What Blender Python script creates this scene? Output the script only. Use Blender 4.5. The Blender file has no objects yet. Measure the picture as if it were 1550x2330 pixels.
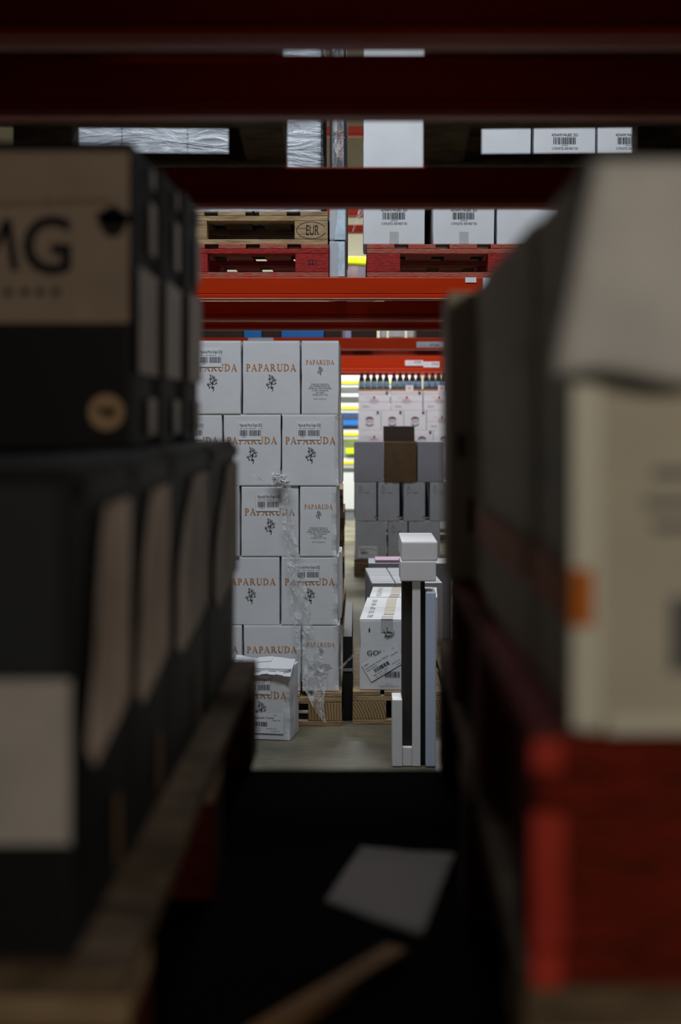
import bpy, bmesh, math, random
from mathutils import Vector, Matrix, noise
random.seed(7)
SC = bpy.context.scene
COL = SC.collection
R = math.radians

# ------------------------------------------------------------------ camera, world, lights
CAM_Z = 1.33           # camera height above the concrete floor
F = 3000.0             # focal length in pixels of the 1550x2330 frame
PX, PY = 815.0, 950.0  # vanishing point of the aisle
def X(px, d): return (px - PX) / F * d
def Z(py, d): return CAM_Z + (PY - py) / F * d

cam_data = bpy.data.cameras.new('camera')
cam = bpy.data.objects.new('camera', cam_data); COL.objects.link(cam)
cam.location = (0, 0, CAM_Z); cam.rotation_euler = (R(90), 0, 0)
cam_data.sensor_fit = 'VERTICAL'; cam_data.sensor_height = 36.0; cam_data.sensor_width = 24.0
cam_data.lens = F / 2330 * 36.0
cam_data.shift_x = (775 - PX) / 2330
cam_data.shift_y = (PY - 1165) / 2330
cam_data.clip_start = 0.02; cam_data.clip_end = 100
cam_data.dof.use_dof = True
cam_data.dof.focus_distance = 5.72
cam_data.dof.aperture_fstop = 2.6
SC.camera = cam

w = bpy.data.worlds.new('world'); SC.world = w; w.use_nodes = True
w.node_tree.nodes['Background'].inputs[0].default_value = (0.5, 0.55, 0.6, 1)
w.node_tree.nodes['Background'].inputs[1].default_value = 0.002

def area(name, loc, sx, sy, power, color, rot=(0, 0, 0)):
    l = bpy.data.lights.new(name, 'AREA'); l.shape = 'RECTANGLE'
    l.size = sx; l.size_y = sy; l.energy = power; l.color = color
    o = bpy.data.objects.new(name, l); COL.objects.link(o)
    o.location = loc; o.rotation_euler = rot
    return o
COOL = (0.88, 0.94, 1.0)
area('aisle_lamp', (-0.2, 3.95, 4.6), 3.4, 0.3, 135, COOL)                 # strip lamp over the aisle in front of the camera's rack
area('second_aisle_lamp', (0.3, 9.4, 4.9), 3.0, 0.3, 85, COOL)
area('third_aisle_lamp', (0.3, 13.0, 4.6), 3.0, 0.3, 190, (0.93, 0.97, 1.0))
area('far_hall_lamp', (0.0, 15.9, 5.2), 5.0, 1.0, 800, (0.97, 1.0, 0.98))
area('rear_fill_light', (1.0, -1.4, 1.90), 0.8, 0.22, 15, (1.0, 0.90, 0.76), (R(84), 0, R(24)))  # added low fill behind the camera, brightens the near cartons

vs = SC.view_settings
vs.view_transform = 'Standard'; vs.look = 'None'; vs.gamma = 1.0; vs.use_curve_mapping = False
vs.exposure = 0.0
SC.display_settings.display_device = 'sRGB'
SC.cycles.max_bounces = 8
SC.cycles.use_denoising = True
SC.cycles.sample_clamp_indirect = 4.0

# ------------------------------------------------------------------ materials
MATS = {}
def mat(name, col, rough=0.6, spec=0.3, var=0.0, scale=8.0, stretch=(1, 1, 1), bump=0.0, bscale=60.0, bstretch=(1, 1, 1),
        metal=0.0, col2=None, emit=0.0):
    m = bpy.data.materials.new(name); m.use_nodes = True
    nt = m.node_tree; b = nt.nodes['Principled BSDF']
    b.inputs['Base Color'].default_value = (*col, 1); b.inputs['Roughness'].default_value = rough
    b.inputs['Specular IOR Level'].default_value = spec; b.inputs['Metallic'].default_value = metal
    tc = nt.nodes.new('ShaderNodeTexCoord')
    if var or col2:
        mp = nt.nodes.new('ShaderNodeMapping'); mp.inputs['Scale'].default_value = stretch
        n = nt.nodes.new('ShaderNodeTexNoise'); n.inputs['Scale'].default_value = scale
        n.inputs['Detail'].default_value = 6; n.inputs['Roughness'].default_value = 0.6
        r = nt.nodes.new('ShaderNodeValToRGB')
        c2 = col2 if col2 else tuple(c * (1 - var) for c in col)
        r.color_ramp.elements[0].color = (*c2, 1); r.color_ramp.elements[0].position = 0.35
        r.color_ramp.elements[1].color = (*col, 1); r.color_ramp.elements[1].position = 0.62
        nt.links.new(tc.outputs['Object'], mp.inputs[0]); nt.links.new(mp.outputs[0], n.inputs['Vector'])
        nt.links.new(n.outputs[0], r.inputs[0]); nt.links.new(r.outputs[0], b.inputs['Base Color'])
    if bump:
        mp = nt.nodes.new('ShaderNodeMapping'); mp.inputs['Scale'].default_value = bstretch
        n = nt.nodes.new('ShaderNodeTexNoise'); n.inputs['Scale'].default_value = bscale; n.inputs['Detail'].default_value = 4
        bp = nt.nodes.new('ShaderNodeBump'); bp.inputs['Strength'].default_value = bump; bp.inputs['Distance'].default_value = 0.01
        nt.links.new(tc.outputs['Object'], mp.inputs[0]); nt.links.new(mp.outputs[0], n.inputs['Vector'])
        nt.links.new(n.outputs[0], bp.inputs['Height']); nt.links.new(bp.outputs[0], b.inputs['Normal'])
    if emit:
        b.inputs['Emission Color'].default_value = (*col, 1); b.inputs['Emission Strength'].default_value = emit
    MATS[name] = m
    return m
M = MATS
mat('white_card', (0.70, 0.71, 0.74), 0.55, 0.3, 0.05, 9, bump=0.05, bscale=45, bstretch=(0.5, 0.5, 1))
mat('pale_cream_card', (0.78, 0.75, 0.62), 0.45, 0.3)
mat('cream_card', (0.62, 0.56, 0.44), 0.6, 0.25, 0.08, 12, bump=0.08, bscale=60)
mat('grey_card', (0.50, 0.52, 0.57), 0.6, 0.25, 0.08, 10, bump=0.08, bscale=60)
mat('violet_grey_card', (0.33, 0.33, 0.38), 0.6, 0.25, 0.06, 10)
mat('kraft', (0.28, 0.16, 0.08), 0.75, 0.15, 0.2, 14, bump=0.1)
mat('brown_box', (0.14, 0.085, 0.045), 0.75, 0.15, 0.2, 14)
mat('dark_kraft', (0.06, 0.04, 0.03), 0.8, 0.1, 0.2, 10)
mat('black_card', (0.012, 0.012, 0.013), 0.6, 0.2)
mat('charcoal_card', (0.03, 0.032, 0.036), 0.6, 0.2)
mat('tan_print', (0.80, 0.64, 0.54), 0.6, 0.2, 0, 11, stretch=(1, 1, 0.6), col2=(0.30, 0.21, 0.16))
mat('taupe_print', (0.36, 0.27, 0.20), 0.6, 0.2, 0.12, 14)
mat('pale_edge', (0.62, 0.46, 0.42), 0.35, 0.4, 0.3, 6)
mat('pale_print', (0.55, 0.50, 0.46), 0.6, 0.2, 0.15, 14)
mat('orange_ink', (0.50, 0.18, 0.012), 0.55, 0.2)
mat('orange_print', (0.62, 0.16, 0.01), 0.55, 0.2)
mat('dark_red_print', (0.10, 0.006, 0.006), 0.6, 0.2)
mat('dark_ink', (0.018, 0.02, 0.028), 0.6, 0.2)
mat('grey_ink', (0.16, 0.16, 0.17), 0.6, 0.2)
mat('red_ink', (0.42, 0.07, 0.05), 0.6, 0.2)
mat('blue_ink', (0.03, 0.04, 0.12), 0.6, 0.2)
mat('label_paper', (0.76, 0.78, 0.82), 0.5, 0.3)
mat('tape', (0.52, 0.52, 0.52), 0.25, 0.5, 0.1, 30)
mat('tan_tape', (0.52, 0.43, 0.28), 0.3, 0.5, 0, 40, stretch=(0.3, 3, 1), col2=(0.25, 0.18, 0.10))
mat('batten_wood', (0.34, 0.17, 0.07), 0.7, 0.1, 0.3, 12)
mat('paper', (0.36, 0.31, 0.275), 0.7, 0.1, 0.05, 10)
mat('beam_orange', (0.46, 0.028, 0.001), 0.45, 0.18, 0.12, 5, stretch=(0.4, 3, 3), bump=0.03, bscale=20)
mat('upright_blue', (0.015, 0.05, 0.22), 0.45, 0.4, 0.1, 6)
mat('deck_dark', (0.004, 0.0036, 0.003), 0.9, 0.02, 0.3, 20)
mat('wood', (0.46, 0.33, 0.19), 0.75, 0.15, 0, 7, stretch=(1.2, 6, 9), col2=(0.24, 0.15, 0.075), bump=0.25, bscale=30, bstretch=(1, 6, 6))
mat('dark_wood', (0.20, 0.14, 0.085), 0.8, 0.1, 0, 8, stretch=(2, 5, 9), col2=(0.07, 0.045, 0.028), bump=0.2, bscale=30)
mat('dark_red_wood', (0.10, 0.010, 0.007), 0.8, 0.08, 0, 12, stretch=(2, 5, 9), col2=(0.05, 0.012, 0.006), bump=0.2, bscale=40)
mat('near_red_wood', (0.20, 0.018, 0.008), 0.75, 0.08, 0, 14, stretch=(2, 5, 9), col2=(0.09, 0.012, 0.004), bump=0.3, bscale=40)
mat('lit_red_edge', (0.55, 0.045, 0.025), 0.6, 0.2, 0.3, 14)  # lighter red that stands in for light on the pallet edge
mat('red_wood', (0.40, 0.028, 0.022), 0.7, 0.2, 0, 16, stretch=(2, 5, 9), col2=(0.20, 0.014, 0.014), bump=0.3, bscale=40, bstretch=(1, 5, 5))
mat('worn_red_wood', (0.44, 0.035, 0.028), 0.75, 0.2, 0, 22, stretch=(1.2, 6, 9), col2=(0.30, 0.17, 0.11), bump=0.35, bscale=40, bstretch=(1, 5, 5))
mat('film_core', (0.62, 0.66, 0.72), 0.3, 0.5)
mat('yellow_strip', (0.78, 0.70, 0.02), 0.5, 0.3)
mat('lime_cloth', (0.70, 0.90, 0.02), 0.8, 0.1, 0.1, 20)
mat('blue_plastic', (0.02, 0.20, 0.62), 0.4, 0.4, 0.1, 8)
mat('shelf_white', (0.74, 0.77, 0.74), 0.5, 0.3)
mat('shelf_grey', (0.62, 0.66, 0.64), 0.6, 0.3, 0.1, 6)
mat('bottle_glass', (0.012, 0.012, 0.014), 0.12, 0.6)
mat('bottle_paper', (0.16, 0.28, 0.38), 0.5, 0.3)
mat('steel', (0.45, 0.46, 0.48), 0.3, 0.5, metal=0.8)
mat('pink_paper', (0.75, 0.45, 0.62), 0.6, 0.2)
mat('white_board', (0.80, 0.79, 0.81), 0.5, 0.3, 0.05, 12)
mat('blue_white_board', (0.50, 0.58, 0.74), 0.35, 0.4)
mat('blue_white_film', (0.62, 0.74, 0.84), 0.2, 0.6, 0.2, 30)
mat('foam', (0.74, 0.71, 0.68), 0.7, 0.2, 0, 9, col2=(0.60, 0.57, 0.54), bump=0.2, bscale=8)
mat('slot_dark', (0.05, 0.043, 0.038), 0.9, 0.05)
mat('seal_gold', (0.42, 0.27, 0.15), 0.5, 0.3)
mat('wall_paint', (0.72, 0.68, 0.50), 0.7, 0.2, 0.05, 2)
mat('ceiling_paint', (0.30, 0.31, 0.32), 0.8, 0.1)
mat('grey_plastic', (0.20, 0.21, 0.22), 0.5, 0.3)

def film_mat(name, clear, col, rough, bump, bscale, stretch):
    m = bpy.data.materials.new(name); m.use_nodes = True; nt = m.node_tree
    b = nt.nodes['Principled BSDF']; out = nt.nodes['Material Output']
    b.inputs['Base Color'].default_value = (*col, 1); b.inputs['Roughness'].default_value = rough
    b.inputs['Specular IOR Level'].default_value = 0.8
    tr = nt.nodes.new('ShaderNodeBsdfTransparent'); mx = nt.nodes.new('ShaderNodeMixShader')
    tc = nt.nodes.new('ShaderNodeTexCoord'); mp = nt.nodes.new('ShaderNodeMapping'); mp.inputs['Scale'].default_value = stretch
    n = nt.nodes.new('ShaderNodeTexNoise'); n.inputs['Scale'].default_value = bscale; n.inputs['Detail'].default_value = 5
    n.inputs['Distortion'].default_value = 1.2
    bp = nt.nodes.new('ShaderNodeBump'); bp.inputs['Strength'].default_value = bump; bp.inputs['Distance'].default_value = 0.03
    r = nt.nodes.new('ShaderNodeMapRange'); r.inputs[1].default_value = 0.35; r.inputs[2].default_value = 0.7
    r.inputs[3].default_value = max(0, 1 - clear - 0.25); r.inputs[4].default_value = min(1, 1 - clear + 0.25)
    L = nt.links.new
    L(tc.outputs['Object'], mp.inputs[0]); L(mp.outputs[0], n.inputs['Vector']); L(n.outputs[0], bp.inputs['Height'])
    L(bp.outputs[0], b.inputs['Normal']); L(n.outputs[0], r.inputs[0]); L(r.outputs[0], mx.inputs[0])
    L(tr.outputs[0], mx.inputs[1]); L(b.outputs[0], mx.inputs[2]); L(mx.outputs[0], out.inputs['Surface'])
    M[name] = m
film_mat('stretch_film', 0.64, (0.90, 0.92, 0.95), 0.10, 1.0, 34, (1, 1, 0.35))
film_mat('crumpled_film', 0.28, (0.95, 0.96, 0.98), 0.12, 1.0, 40, (1, 1, 1))
film_mat('wrap_film', 0.42, (0.62, 0.66, 0.72), 0.22, 0.9, 6, (0.7, 1, 3.2))
film_mat('dark_film', 0.35, (0.10, 0.11, 0.12), 0.14, 0.9, 9, (1, 1, 1.4))

def floor_material():
    m = bpy.data.materials.new('concrete'); m.use_nodes = True; nt = m.node_tree; b = nt.nodes['Principled BSDF']
    tc = nt.nodes.new('ShaderNodeTexCoord')
    n1 = nt.nodes.new('ShaderNodeTexNoise'); n1.inputs['Scale'].default_value = 2.2; n1.inputs['Detail'].default_value = 8
    n2 = nt.nodes.new('ShaderNodeTexNoise'); n2.inputs['Scale'].default_value = 26; n2.inputs['Detail'].default_value = 6
    mp = nt.nodes.new('ShaderNodeMapping'); mp.inputs['Scale'].default_value = (0.5, 3.0, 1)
    mx = nt.nodes.new('ShaderNodeMath'); mx.operation = 'MULTIPLY_ADD'; mx.inputs[1].default_value = 0.45
    r = nt.nodes.new('ShaderNodeValToRGB')
    r.color_ramp.elements[0].position = 0.42; r.color_ramp.elements[0].color = (0.05, 0.049, 0.038, 1)
    r.color_ramp.elements[1].position = 0.95; r.color_ramp.elements[1].color = (0.23, 0.20, 0.135, 1)
    L = nt.links.new
    L(tc.outputs['Object'], n1.inputs['Vector']); L(tc.outputs['Object'], mp.inputs[0]); L(mp.outputs[0], n2.inputs['Vector'])
    L(n2.outputs[0], mx.inputs[0]); L(n1.outputs[0], mx.inputs[2]); L(mx.outputs[0], r.inputs[0]); L(r.outputs[0], b.inputs['Base Color'])
    rr = nt.nodes.new('ShaderNodeMapRange'); rr.inputs[3].default_value = 0.34; rr.inputs[4].default_value = 0.62; b.inputs['Specular IOR Level'].default_value = 0.22
    L(n1.outputs[0], rr.inputs[0]); L(rr.outputs[0], b.inputs['Roughness'])
    bp = nt.nodes.new('ShaderNodeBump'); bp.inputs['Strength'].default_value = 0.12; bp.inputs['Distance'].default_value = 0.01
    L(n2.outputs[0], bp.inputs['Height']); L(bp.outputs[0], b.inputs['Normal'])
    M['concrete'] = m
floor_material()

def endgrain():
    m = bpy.data.materials.new('block_wood'); m.use_nodes = True; nt = m.node_tree; b = nt.nodes['Principled BSDF']
    tc = nt.nodes.new('ShaderNodeTexCoord'); mp = nt.nodes.new('ShaderNodeMapping')
    mp.inputs['Location'].default_value = (0.53, 0, 0.02); mp.inputs['Scale'].default_value = (1, 0.05, 1)
    wv = nt.nodes.new('ShaderNodeTexWave'); wv.wave_type = 'RINGS'; wv.rings_direction = 'Y'
    wv.inputs['Scale'].default_value = 26; wv.inputs['Distortion'].default_value = 2.5; wv.inputs['Detail'].default_value = 3
    r = nt.nodes.new('ShaderNodeValToRGB')
    r.color_ramp.elements[0].color = (0.20, 0.12, 0.055, 1); r.color_ramp.elements[1].color = (0.46, 0.32, 0.17, 1)
    L = nt.links.new
    L(tc.outputs['Object'], mp.inputs[0]); L(mp.outputs[0], wv.inputs['Vector']); L(wv.outputs[0], r.inputs[0]); L(r.outputs[0], b.inputs['Base Color'])
    b.inputs['Roughness'].default_value = 0.8; b.inputs['Specular IOR Level'].default_value = 0.1
    M['block_wood'] = m
endgrain()

# ------------------------------------------------------------------ mesh helpers
def link(name, me, m=None, parent=None, loc=None, rz=0.0):
    o = bpy.data.objects.new(name, me); COL.objects.link(o)
    if m is not None and me is not None and not me.materials: me.materials.append(M[m] if isinstance(m, str) else m)
    if parent is not None: o.parent = parent
    if loc is not None: o.location = loc
    if rz: o.rotation_euler = (0, 0, rz)
    return o
def tag(o, label=None, cat=None, group=None, kind=None):
    if label: o['label'] = label
    if cat: o['category'] = cat
    if group: o['group'] = group
    if kind: o['kind'] = kind
    return o
def empty(name, loc=(0, 0, 0), rz=0.0):
    o = bpy.data.objects.new(name, None); COL.objects.link(o); o.location = loc; o.rotation_euler = (0, 0, rz)
    o.empty_display_size = 0.1
    return o
def kids(o): return [c for c in bpy.data.objects if c.parent == o]
def copy_tree(o, parent=None, children=None):
    c = o.copy(); COL.objects.link(c)
    if parent is not None: c.parent = parent
    for ch in list(o.children): copy_tree(ch, c)
    return c

class MB:
    """collects polygons for one mesh"""
    def __init__(s): s.v = []; s.f = []
    def poly(s, pts):
        n = len(s.v); s.v += [tuple(p) for p in pts]; s.f.append(tuple(range(n, n + len(pts))))
    def box(s, x0, x1, y0, y1, z0, z1):
        n = len(s.v)
        s.v += [(x0, y0, z0), (x1, y0, z0), (x1, y1, z0), (x0, y1, z0), (x0, y0, z1), (x1, y0, z1), (x1, y1, z1), (x0, y1, z1)]
        for q in ((0, 3, 2, 1), (4, 5, 6, 7), (0, 1, 5, 4), (1, 2, 6, 5), (2, 3, 7, 6), (3, 0, 4, 7)):
            s.f.append(tuple(n + i for i in q))
        return s
    def prism(s, prof, x0, x1):
        """profile in (y,z), extruded along x"""
        n = len(s.v); k = len(prof)
        s.v += [(x0, y, z) for y, z in prof] + [(x1, y, z) for y, z in prof]
        s.f.append(tuple(n + i for i in range(k))[::-1]); s.f.append(tuple(n + k + i for i in range(k)))
        for i in range(k):
            j = (i + 1) % k; s.f.append((n + i, n + j, n + k + j, n + k + i))
        return s
    def lathe(s, prof, seg=14):
        n = len(s.v); k = len(prof)
        for i in range(seg):
            a = 2 * math.pi * i / seg
            s.v += [(r * math.cos(a), r * math.sin(a), z) for r, z in prof]
        for i in range(seg):
            j = (i + 1) % seg
            for q in range(k - 1): s.f.append((n + i * k + q, n + j * k + q, n + j * k + q + 1, n + i * k + q + 1))
        return s
    def mesh(s, name, bevel=0.0, smooth=False, fix=True):
        me = bpy.data.meshes.new(name); me.from_pydata(s.v, [], s.f)
        bm = bmesh.new(); bm.from_mesh(me)
        if fix and bevel >= 0 : bmesh.ops.recalc_face_normals(bm, faces=bm.faces)
        if bevel > 0:
            bmesh.ops.bevel(bm, geom=list(bm.edges), offset=bevel, segments=2, profile=0.6, affect='EDGES')
        if smooth:
            for f in bm.faces: f.smooth = True
        bm.to_mesh(me); bm.free()
        return me
    def build(s, name, m, parent=None, bevel=0.0, smooth=False, loc=None, rz=0.0):
        return link(name, s.mesh(name, bevel, smooth), m, parent, loc, rz)

# --- flat printing: 2D shapes laid on a face
class Print(MB):
    def __init__(s, o=(0, 0, 0), u=(1, 0, 0), v=(0, 0, 1)):
        super().__init__(); s.frame(o, u, v)
    def frame(s, o, u, v): s.o = Vector(o); s.u = Vector(u); s.w = Vector(v); return s
    def p2(s, pts): s.poly([s.o + s.u * a + s.w * b for a, b in pts]); return s
    def rect(s, x0, x1, y0, y1): return s.p2([(x0, y0), (x1, y0), (x1, y1), (x0, y1)])
    def stroke(s, pts, wd):
        """tapered pen stroke"""
        for i in range(len(pts) - 1):
            (x0, y0), (x1, y1) = pts[i], pts[i + 1]
            l = math.hypot(x1 - x0, y1 - y0) or 1e-6
            nx, ny = -(y1 - y0) / l * wd / 2, (x1 - x0) / l * wd / 2
            ex, ey = (x1 - x0) / l * wd * 0.25, (y1 - y0) / l * wd * 0.25
            s.p2([(x0 - ex - nx, y0 - ey - ny), (x1 + ex - nx, y1 + ey - ny), (x1 + ex + nx, y1 + ey + ny), (x0 - ex + nx, y0 - ey + ny)])
        return s
    def disc(s, x, y, rx, ry=None, n=20):
        ry = ry or rx
        return s.p2([(x + rx * math.cos(2 * math.pi * i / n), y + ry * math.sin(2 * math.pi * i / n)) for i in range(n)])
    def arc(s, cx, cy, r0, r1, a0, a1, n=14, sy=1.0):
        for i in range(n):
            t0 = R(a0 + (a1 - a0) * i / n); t1 = R(a0 + (a1 - a0) * (i + 1) / n)
            s.p2([(cx + r0 * math.cos(t0), cy + sy * r0 * math.sin(t0)), (cx + r1 * math.cos(t0), cy + sy * r1 * math.sin(t0)),
                  (cx + r1 * math.cos(t1), cy + sy * r1 * math.sin(t1)), (cx + r0 * math.cos(t1), cy + sy * r0 * math.sin(t1))])
        return s
    def text(s, string, x, y, width=None, height=None, align='c', rot=0.0):
        vs_, fs_, bb = text2d(string)
        wx = bb[2] - bb[0]; hy = 0.70
        if height is None: height = hy * width / wx
        if width is None: width = wx * height / hy
        kx, ky = width / wx, height / hy
        ox = {'c': -width / 2, 'l': 0, 'r': -width}[align]
        n = len(s.v); c, sn = math.cos(rot), math.sin(rot)
        for a, b in vs_:
            a2 = (a - bb[0]) * kx + ox; b2 = b * ky - height / 2
            s.v.append(tuple(s.o + s.u * (x + a2 * c - b2 * sn) + s.w * (y + a2 * sn + b2 * c)))
        s.f += [tuple(n + i for i in f) for f in fs_]
        return s
    def bars(s, x0, x1, y0, y1, seed=1, n=30):
        rg = random.Random(seed); ws = [rg.choice((1, 1, 2, 3)) for _ in range(2 * n)]
        k = (x1 - x0) / sum(ws); x = x0
        for i, q in enumerate(ws):
            if i % 2 == 0: s.rect(x, x + q * k, y0, y1)
            x += q * k
        return s
    def build(s, name, m, parent=None, **k):
        me = bpy.data.meshes.new(name); me.from_pydata(s.v, [], s.f)
        return link(name, me, m, parent)
_T = {}
def text2d(string):
    if string in _T: return _T[string]
    cu = bpy.data.curves.new('t', 'FONT'); cu.body = string.lstrip('*'); cu.offset = 0.022 if string.startswith('*') else 0.0; cu.size = 1.0; cu.resolution_u = 3
    o = bpy.data.objects.new('t', cu); COL.objects.link(o)
    dg = bpy.context.evaluated_depsgraph_get(); dg.update()
    me = bpy.data.meshes.new_from_object(o.evaluated_get(dg))
    v = [(p.co.x, p.co.y) for p in me.vertices]; f = [tuple(q.vertices) for q in me.polygons]
    bpy.data.objects.remove(o); bpy.data.curves.remove(cu); bpy.data.meshes.remove(me)
    bb = (min(a for a, b in v), min(b for a, b in v), max(a for a, b in v), max(b for a, b in v))
    _T[string] = (v, f, bb); return _T[string]

# --- hand-cut roman capitals for the orange lettering
def rc(x0, x1, y0, y1): return [(x0, y0), (x1, y0), (x1, y1), (x0, y1)]
def bowl(xs, y0, y1, rx, th, tn, n=9):
    cy, ry = (y0 + y1) / 2, (y1 - y0) / 2; out = []
    pt = lambda t, a, b: (xs + a * math.cos(t), cy + b * math.sin(t))
    for i in range(n):
        t0 = math.pi * (0.5 - i / n); t1 = math.pi * (0.5 - (i + 1) / n)
        out.append([pt(t0, rx - th, ry - tn), pt(t0, rx, ry), pt(t1, rx, ry), pt(t1, rx - th, ry - tn)])
    return out
ROMAN = {
 'P': (0.74, [rc(.12, .27, 0, 1), rc(.0, .40, 0, .05), rc(.0, .27, .95, 1)] + bowl(.27, .42, 1, .40, .15, .06)),
 'R': (0.98, [rc(.12, .27, 0, 1), rc(.0, .40, 0, .05), rc(.0, .27, .95, 1), [(.36, .46), (.54, .46), (.92, 0), (.74, 0)], rc(.74, 1.0, 0, .05)] + bowl(.27, .43, 1, .40, .15, .06)),
 'A': (1.02, [[(.10, 0), (.17, 0), (.47, .98), (.42, 1.0)], [(.38, 1.02), (.49, 1.02), (.90, 0), (.73, 0)], rc(.22, .72, .30, .36), rc(0, .28, 0, .05), rc(.60, 1.0, 0, .05)]),
 'D': (1.0, [rc(.12, .27, 0, 1), rc(.0, .27, 0, .05), rc(.0, .27, .95, 1)] + bowl(.27, 0, 1, .62, .15, .06, 12)),
 'U': (0.98, [rc(.12, .27, .32, 1), rc(0, .40, .95, 1), rc(.76, .83, .32, 1), rc(.62, .96, .95, 1)]),
}
def ubottom(n=10):
    out = []
    for i in range(n):
        t0 = math.pi * (1 + i / n); t1 = math.pi * (1 + (i + 1) / n)
        po = lambda t: (.475 + .355 * math.cos(t), .32 + .34 * math.sin(t))
        pi_ = lambda t: (.515 + .245 * math.cos(t), .32 + .25 * math.sin(t))
        out.append([po(t0), po(t1), pi_(t1), pi_(t0)])
    return out
ROMAN['U'][1].extend(ubottom())
def roman(pr, string, cx, y, width, height, clip=None):
    adv = sum(ROMAN[c][0] + 0.10 for c in string) - 0.10
    k = width / adv; x = cx - width / 2
    for c in string:
        a, polys = ROMAN[c]
        for p in polys: pr.p2([(x + q[0] * k, y + q[1] * height) for q in p])
        x += (a + 0.10) * k
# folk-dancer line emblem, strokes read off the carton
DANCER = [([(600, 290), (640, 380), (655, 480), (620, 580), (690, 640), (740, 600)], 34), ([(720, 310), (650, 400)], 26), ([(560, 640), (620, 560)], 40),
 ([(640, 460), (720, 580)], 20), ([(720, 480), (770, 410), (830, 370), (820, 430)], 28), ([(820, 520), (860, 450), (960, 440)], 26), ([(800, 540), (950, 500)], 22),
 ([(790, 560), (840, 510)], 60), ([(800, 580), (960, 570), (1060, 610), (1120, 660)], 24), ([(690, 640), (650, 720), (680, 830)], 24), ([(900, 640), (990, 670)], 42),
 ([(980, 680), (1060, 740), (1100, 690)], 24), ([(820, 720), (900, 690), (940, 760)], 34), ([(830, 700), (790, 800), (700, 880)], 44), ([(780, 830), (870, 840)], 46),
 ([(1000, 700), (1010, 820), (980, 920)], 20), ([(590, 810), (650, 780), (690, 880)], 26), ([(540, 880), (440, 910), (410, 960), (480, 1010)], 24), ([(680, 940), (580, 945), (500, 975)], 34),
 ([(440, 980), (560, 1110)], 44), ([(640, 1130), (540, 1230)], 36), ([(790, 900), (770, 1010), (730, 1120)], 40), ([(720, 1180), (790, 1230)], 44), ([(740, 1140), (830, 1180), (890, 1150)], 56),
 ([(840, 1240), (880, 1310), (810, 1410)], 36), ([(810, 970), (920, 950), (1010, 930), (1100, 880)], 28), ([(1040, 890), (1090, 880)], 52), ([(700, 890), (780, 930)], 26), ([(830, 930), (850, 870)], 20)]
def dancer(pr, cx, cy, h):
    k = h / 1150
    for pts, wd in DANCER: pr.stroke([(cx + (a - 765) * k, cy - (b - 855) * k) for a, b in pts], wd * k)

# ------------------------------------------------------------------ cartons
_C = {}
def carton_mesh(wd, dp, h, seed=0, bulge=0.003, crush=0.003, cuts=5, flaps=True, name='carton', chamfer=0.0):
    key = (round(wd, 4), round(dp, 4), round(h, 4), seed, bulge, crush, cuts, flaps, chamfer)
    if key in _C: return _C[key]
    bm = bmesh.new(); bmesh.ops.create_cube(bm, size=1.0)
    ft = 0.004 if flaps else 0.0
    for v in bm.verts: v.co = Vector((v.co.x * wd, v.co.y * dp, (v.co.z + 0.5) * (h - ft)))
    bmesh.ops.bevel(bm, geom=list(bm.edges), offset=0.004, segments=2, profile=0.6, affect='EDGES')
    lg = [e for e in bm.edges if e.calc_length() > 0.03]
    bmesh.ops.subdivide_edges(bm, edges=lg, cuts=cuts, use_grid_fill=True)
    off = Vector((seed * 3.7, seed * 1.3, seed * 5.1))
    for v in bm.verts:
        u, q, t = v.co.x / (wd / 2), v.co.y / (dp / 2), v.co.z / (h - ft) * 2 - 1
        n = noise.noise(v.co * 9 + off)
        bx = bulge * (1 - min(1, q * q)) * (1 - min(1, t * t)); by = bulge * (1 - min(1, u * u)) * (1 - min(1, t * t))
        # printed faces only breathe a little; the corners crush
        v.co.x += (1 if u > 0 else -1) * ((bx if u > 0.9 else 0.15 * bx if u < -0.9 else 0) + 0.6 * crush * (n - 0.75) * (abs(u) > 0.9))
        v.co.y += (1 if q > 0 else -1) * (by if abs(q) > 0.9 else 0) * (0.25 if q < 0 else 1) + 0.25 * crush * n * (q > 0.9)
        if abs(u) > 0.9 and abs(q) > 0.9: v.co.x -= (1 if u > 0 else -1) * abs(n) * crush * 1.2
        if chamfer and q < -0.2:
            ed = wd / 2 - v.co.x; lim = 0.026 + 0.006 * noise.noise(Vector((0.3, seed, v.co.z * 14)))
            if ed < lim:
                wv = 0.75 + 0.5 * noise.noise(Vector((seed * 2.0, 1.0, v.co.z * 16))); k = (1 - ed / lim) * wv * (0.25 + 0.75 * (1 - t ** 6))
                v.co.y += chamfer * k * (-q); v.co.x -= 0.35 * chamfer * k
    if flaps:
        z0, z1 = h - ft + 0.0005, h
        for s in (-1, 1):
            y0, y1 = (0.0015, dp / 2 - 0.002) if s > 0 else (-dp / 2 + 0.002, -0.0015)
            r = bmesh.ops.create_cube(bm, size=1.0)
            for v in r['verts']:
                v.co = Vector((v.co.x * (wd - 0.006), y0 if v.co.y < 0 else y1, z0 if v.co.z < 0 else z1))
    bmesh.ops.recalc_face_normals(bm, faces=bm.faces)
    me = bpy.data.meshes.new(name); bm.to_mesh(me); bm.free()
    _C[key] = me
    return me
def carton(wd, dp, h, m='white_card', seed=0, name='carton', **k):
    me = carton_mesh(wd, dp, h, seed, name=name, **k)
    if me.materials and me.materials[0] != M[m]:
        me = me.copy(); me.materials.clear()
    return link(name, me, m)
EPS = 0.0022
def front(pr, dp, e=EPS): return pr.frame((0, -dp / 2 - e, 0), (1, 0, 0), (0, 0, 1))
def right(pr, wd, e=EPS + .001): return pr.frame((wd / 2 + e, 0, 0), (0, 1, 0), (0, 0, 1))
def left(pr, wd, e=EPS + .001): return pr.frame((-wd / 2 - e, 0, 0), (0, -1, 0), (0, 0, 1))
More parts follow.
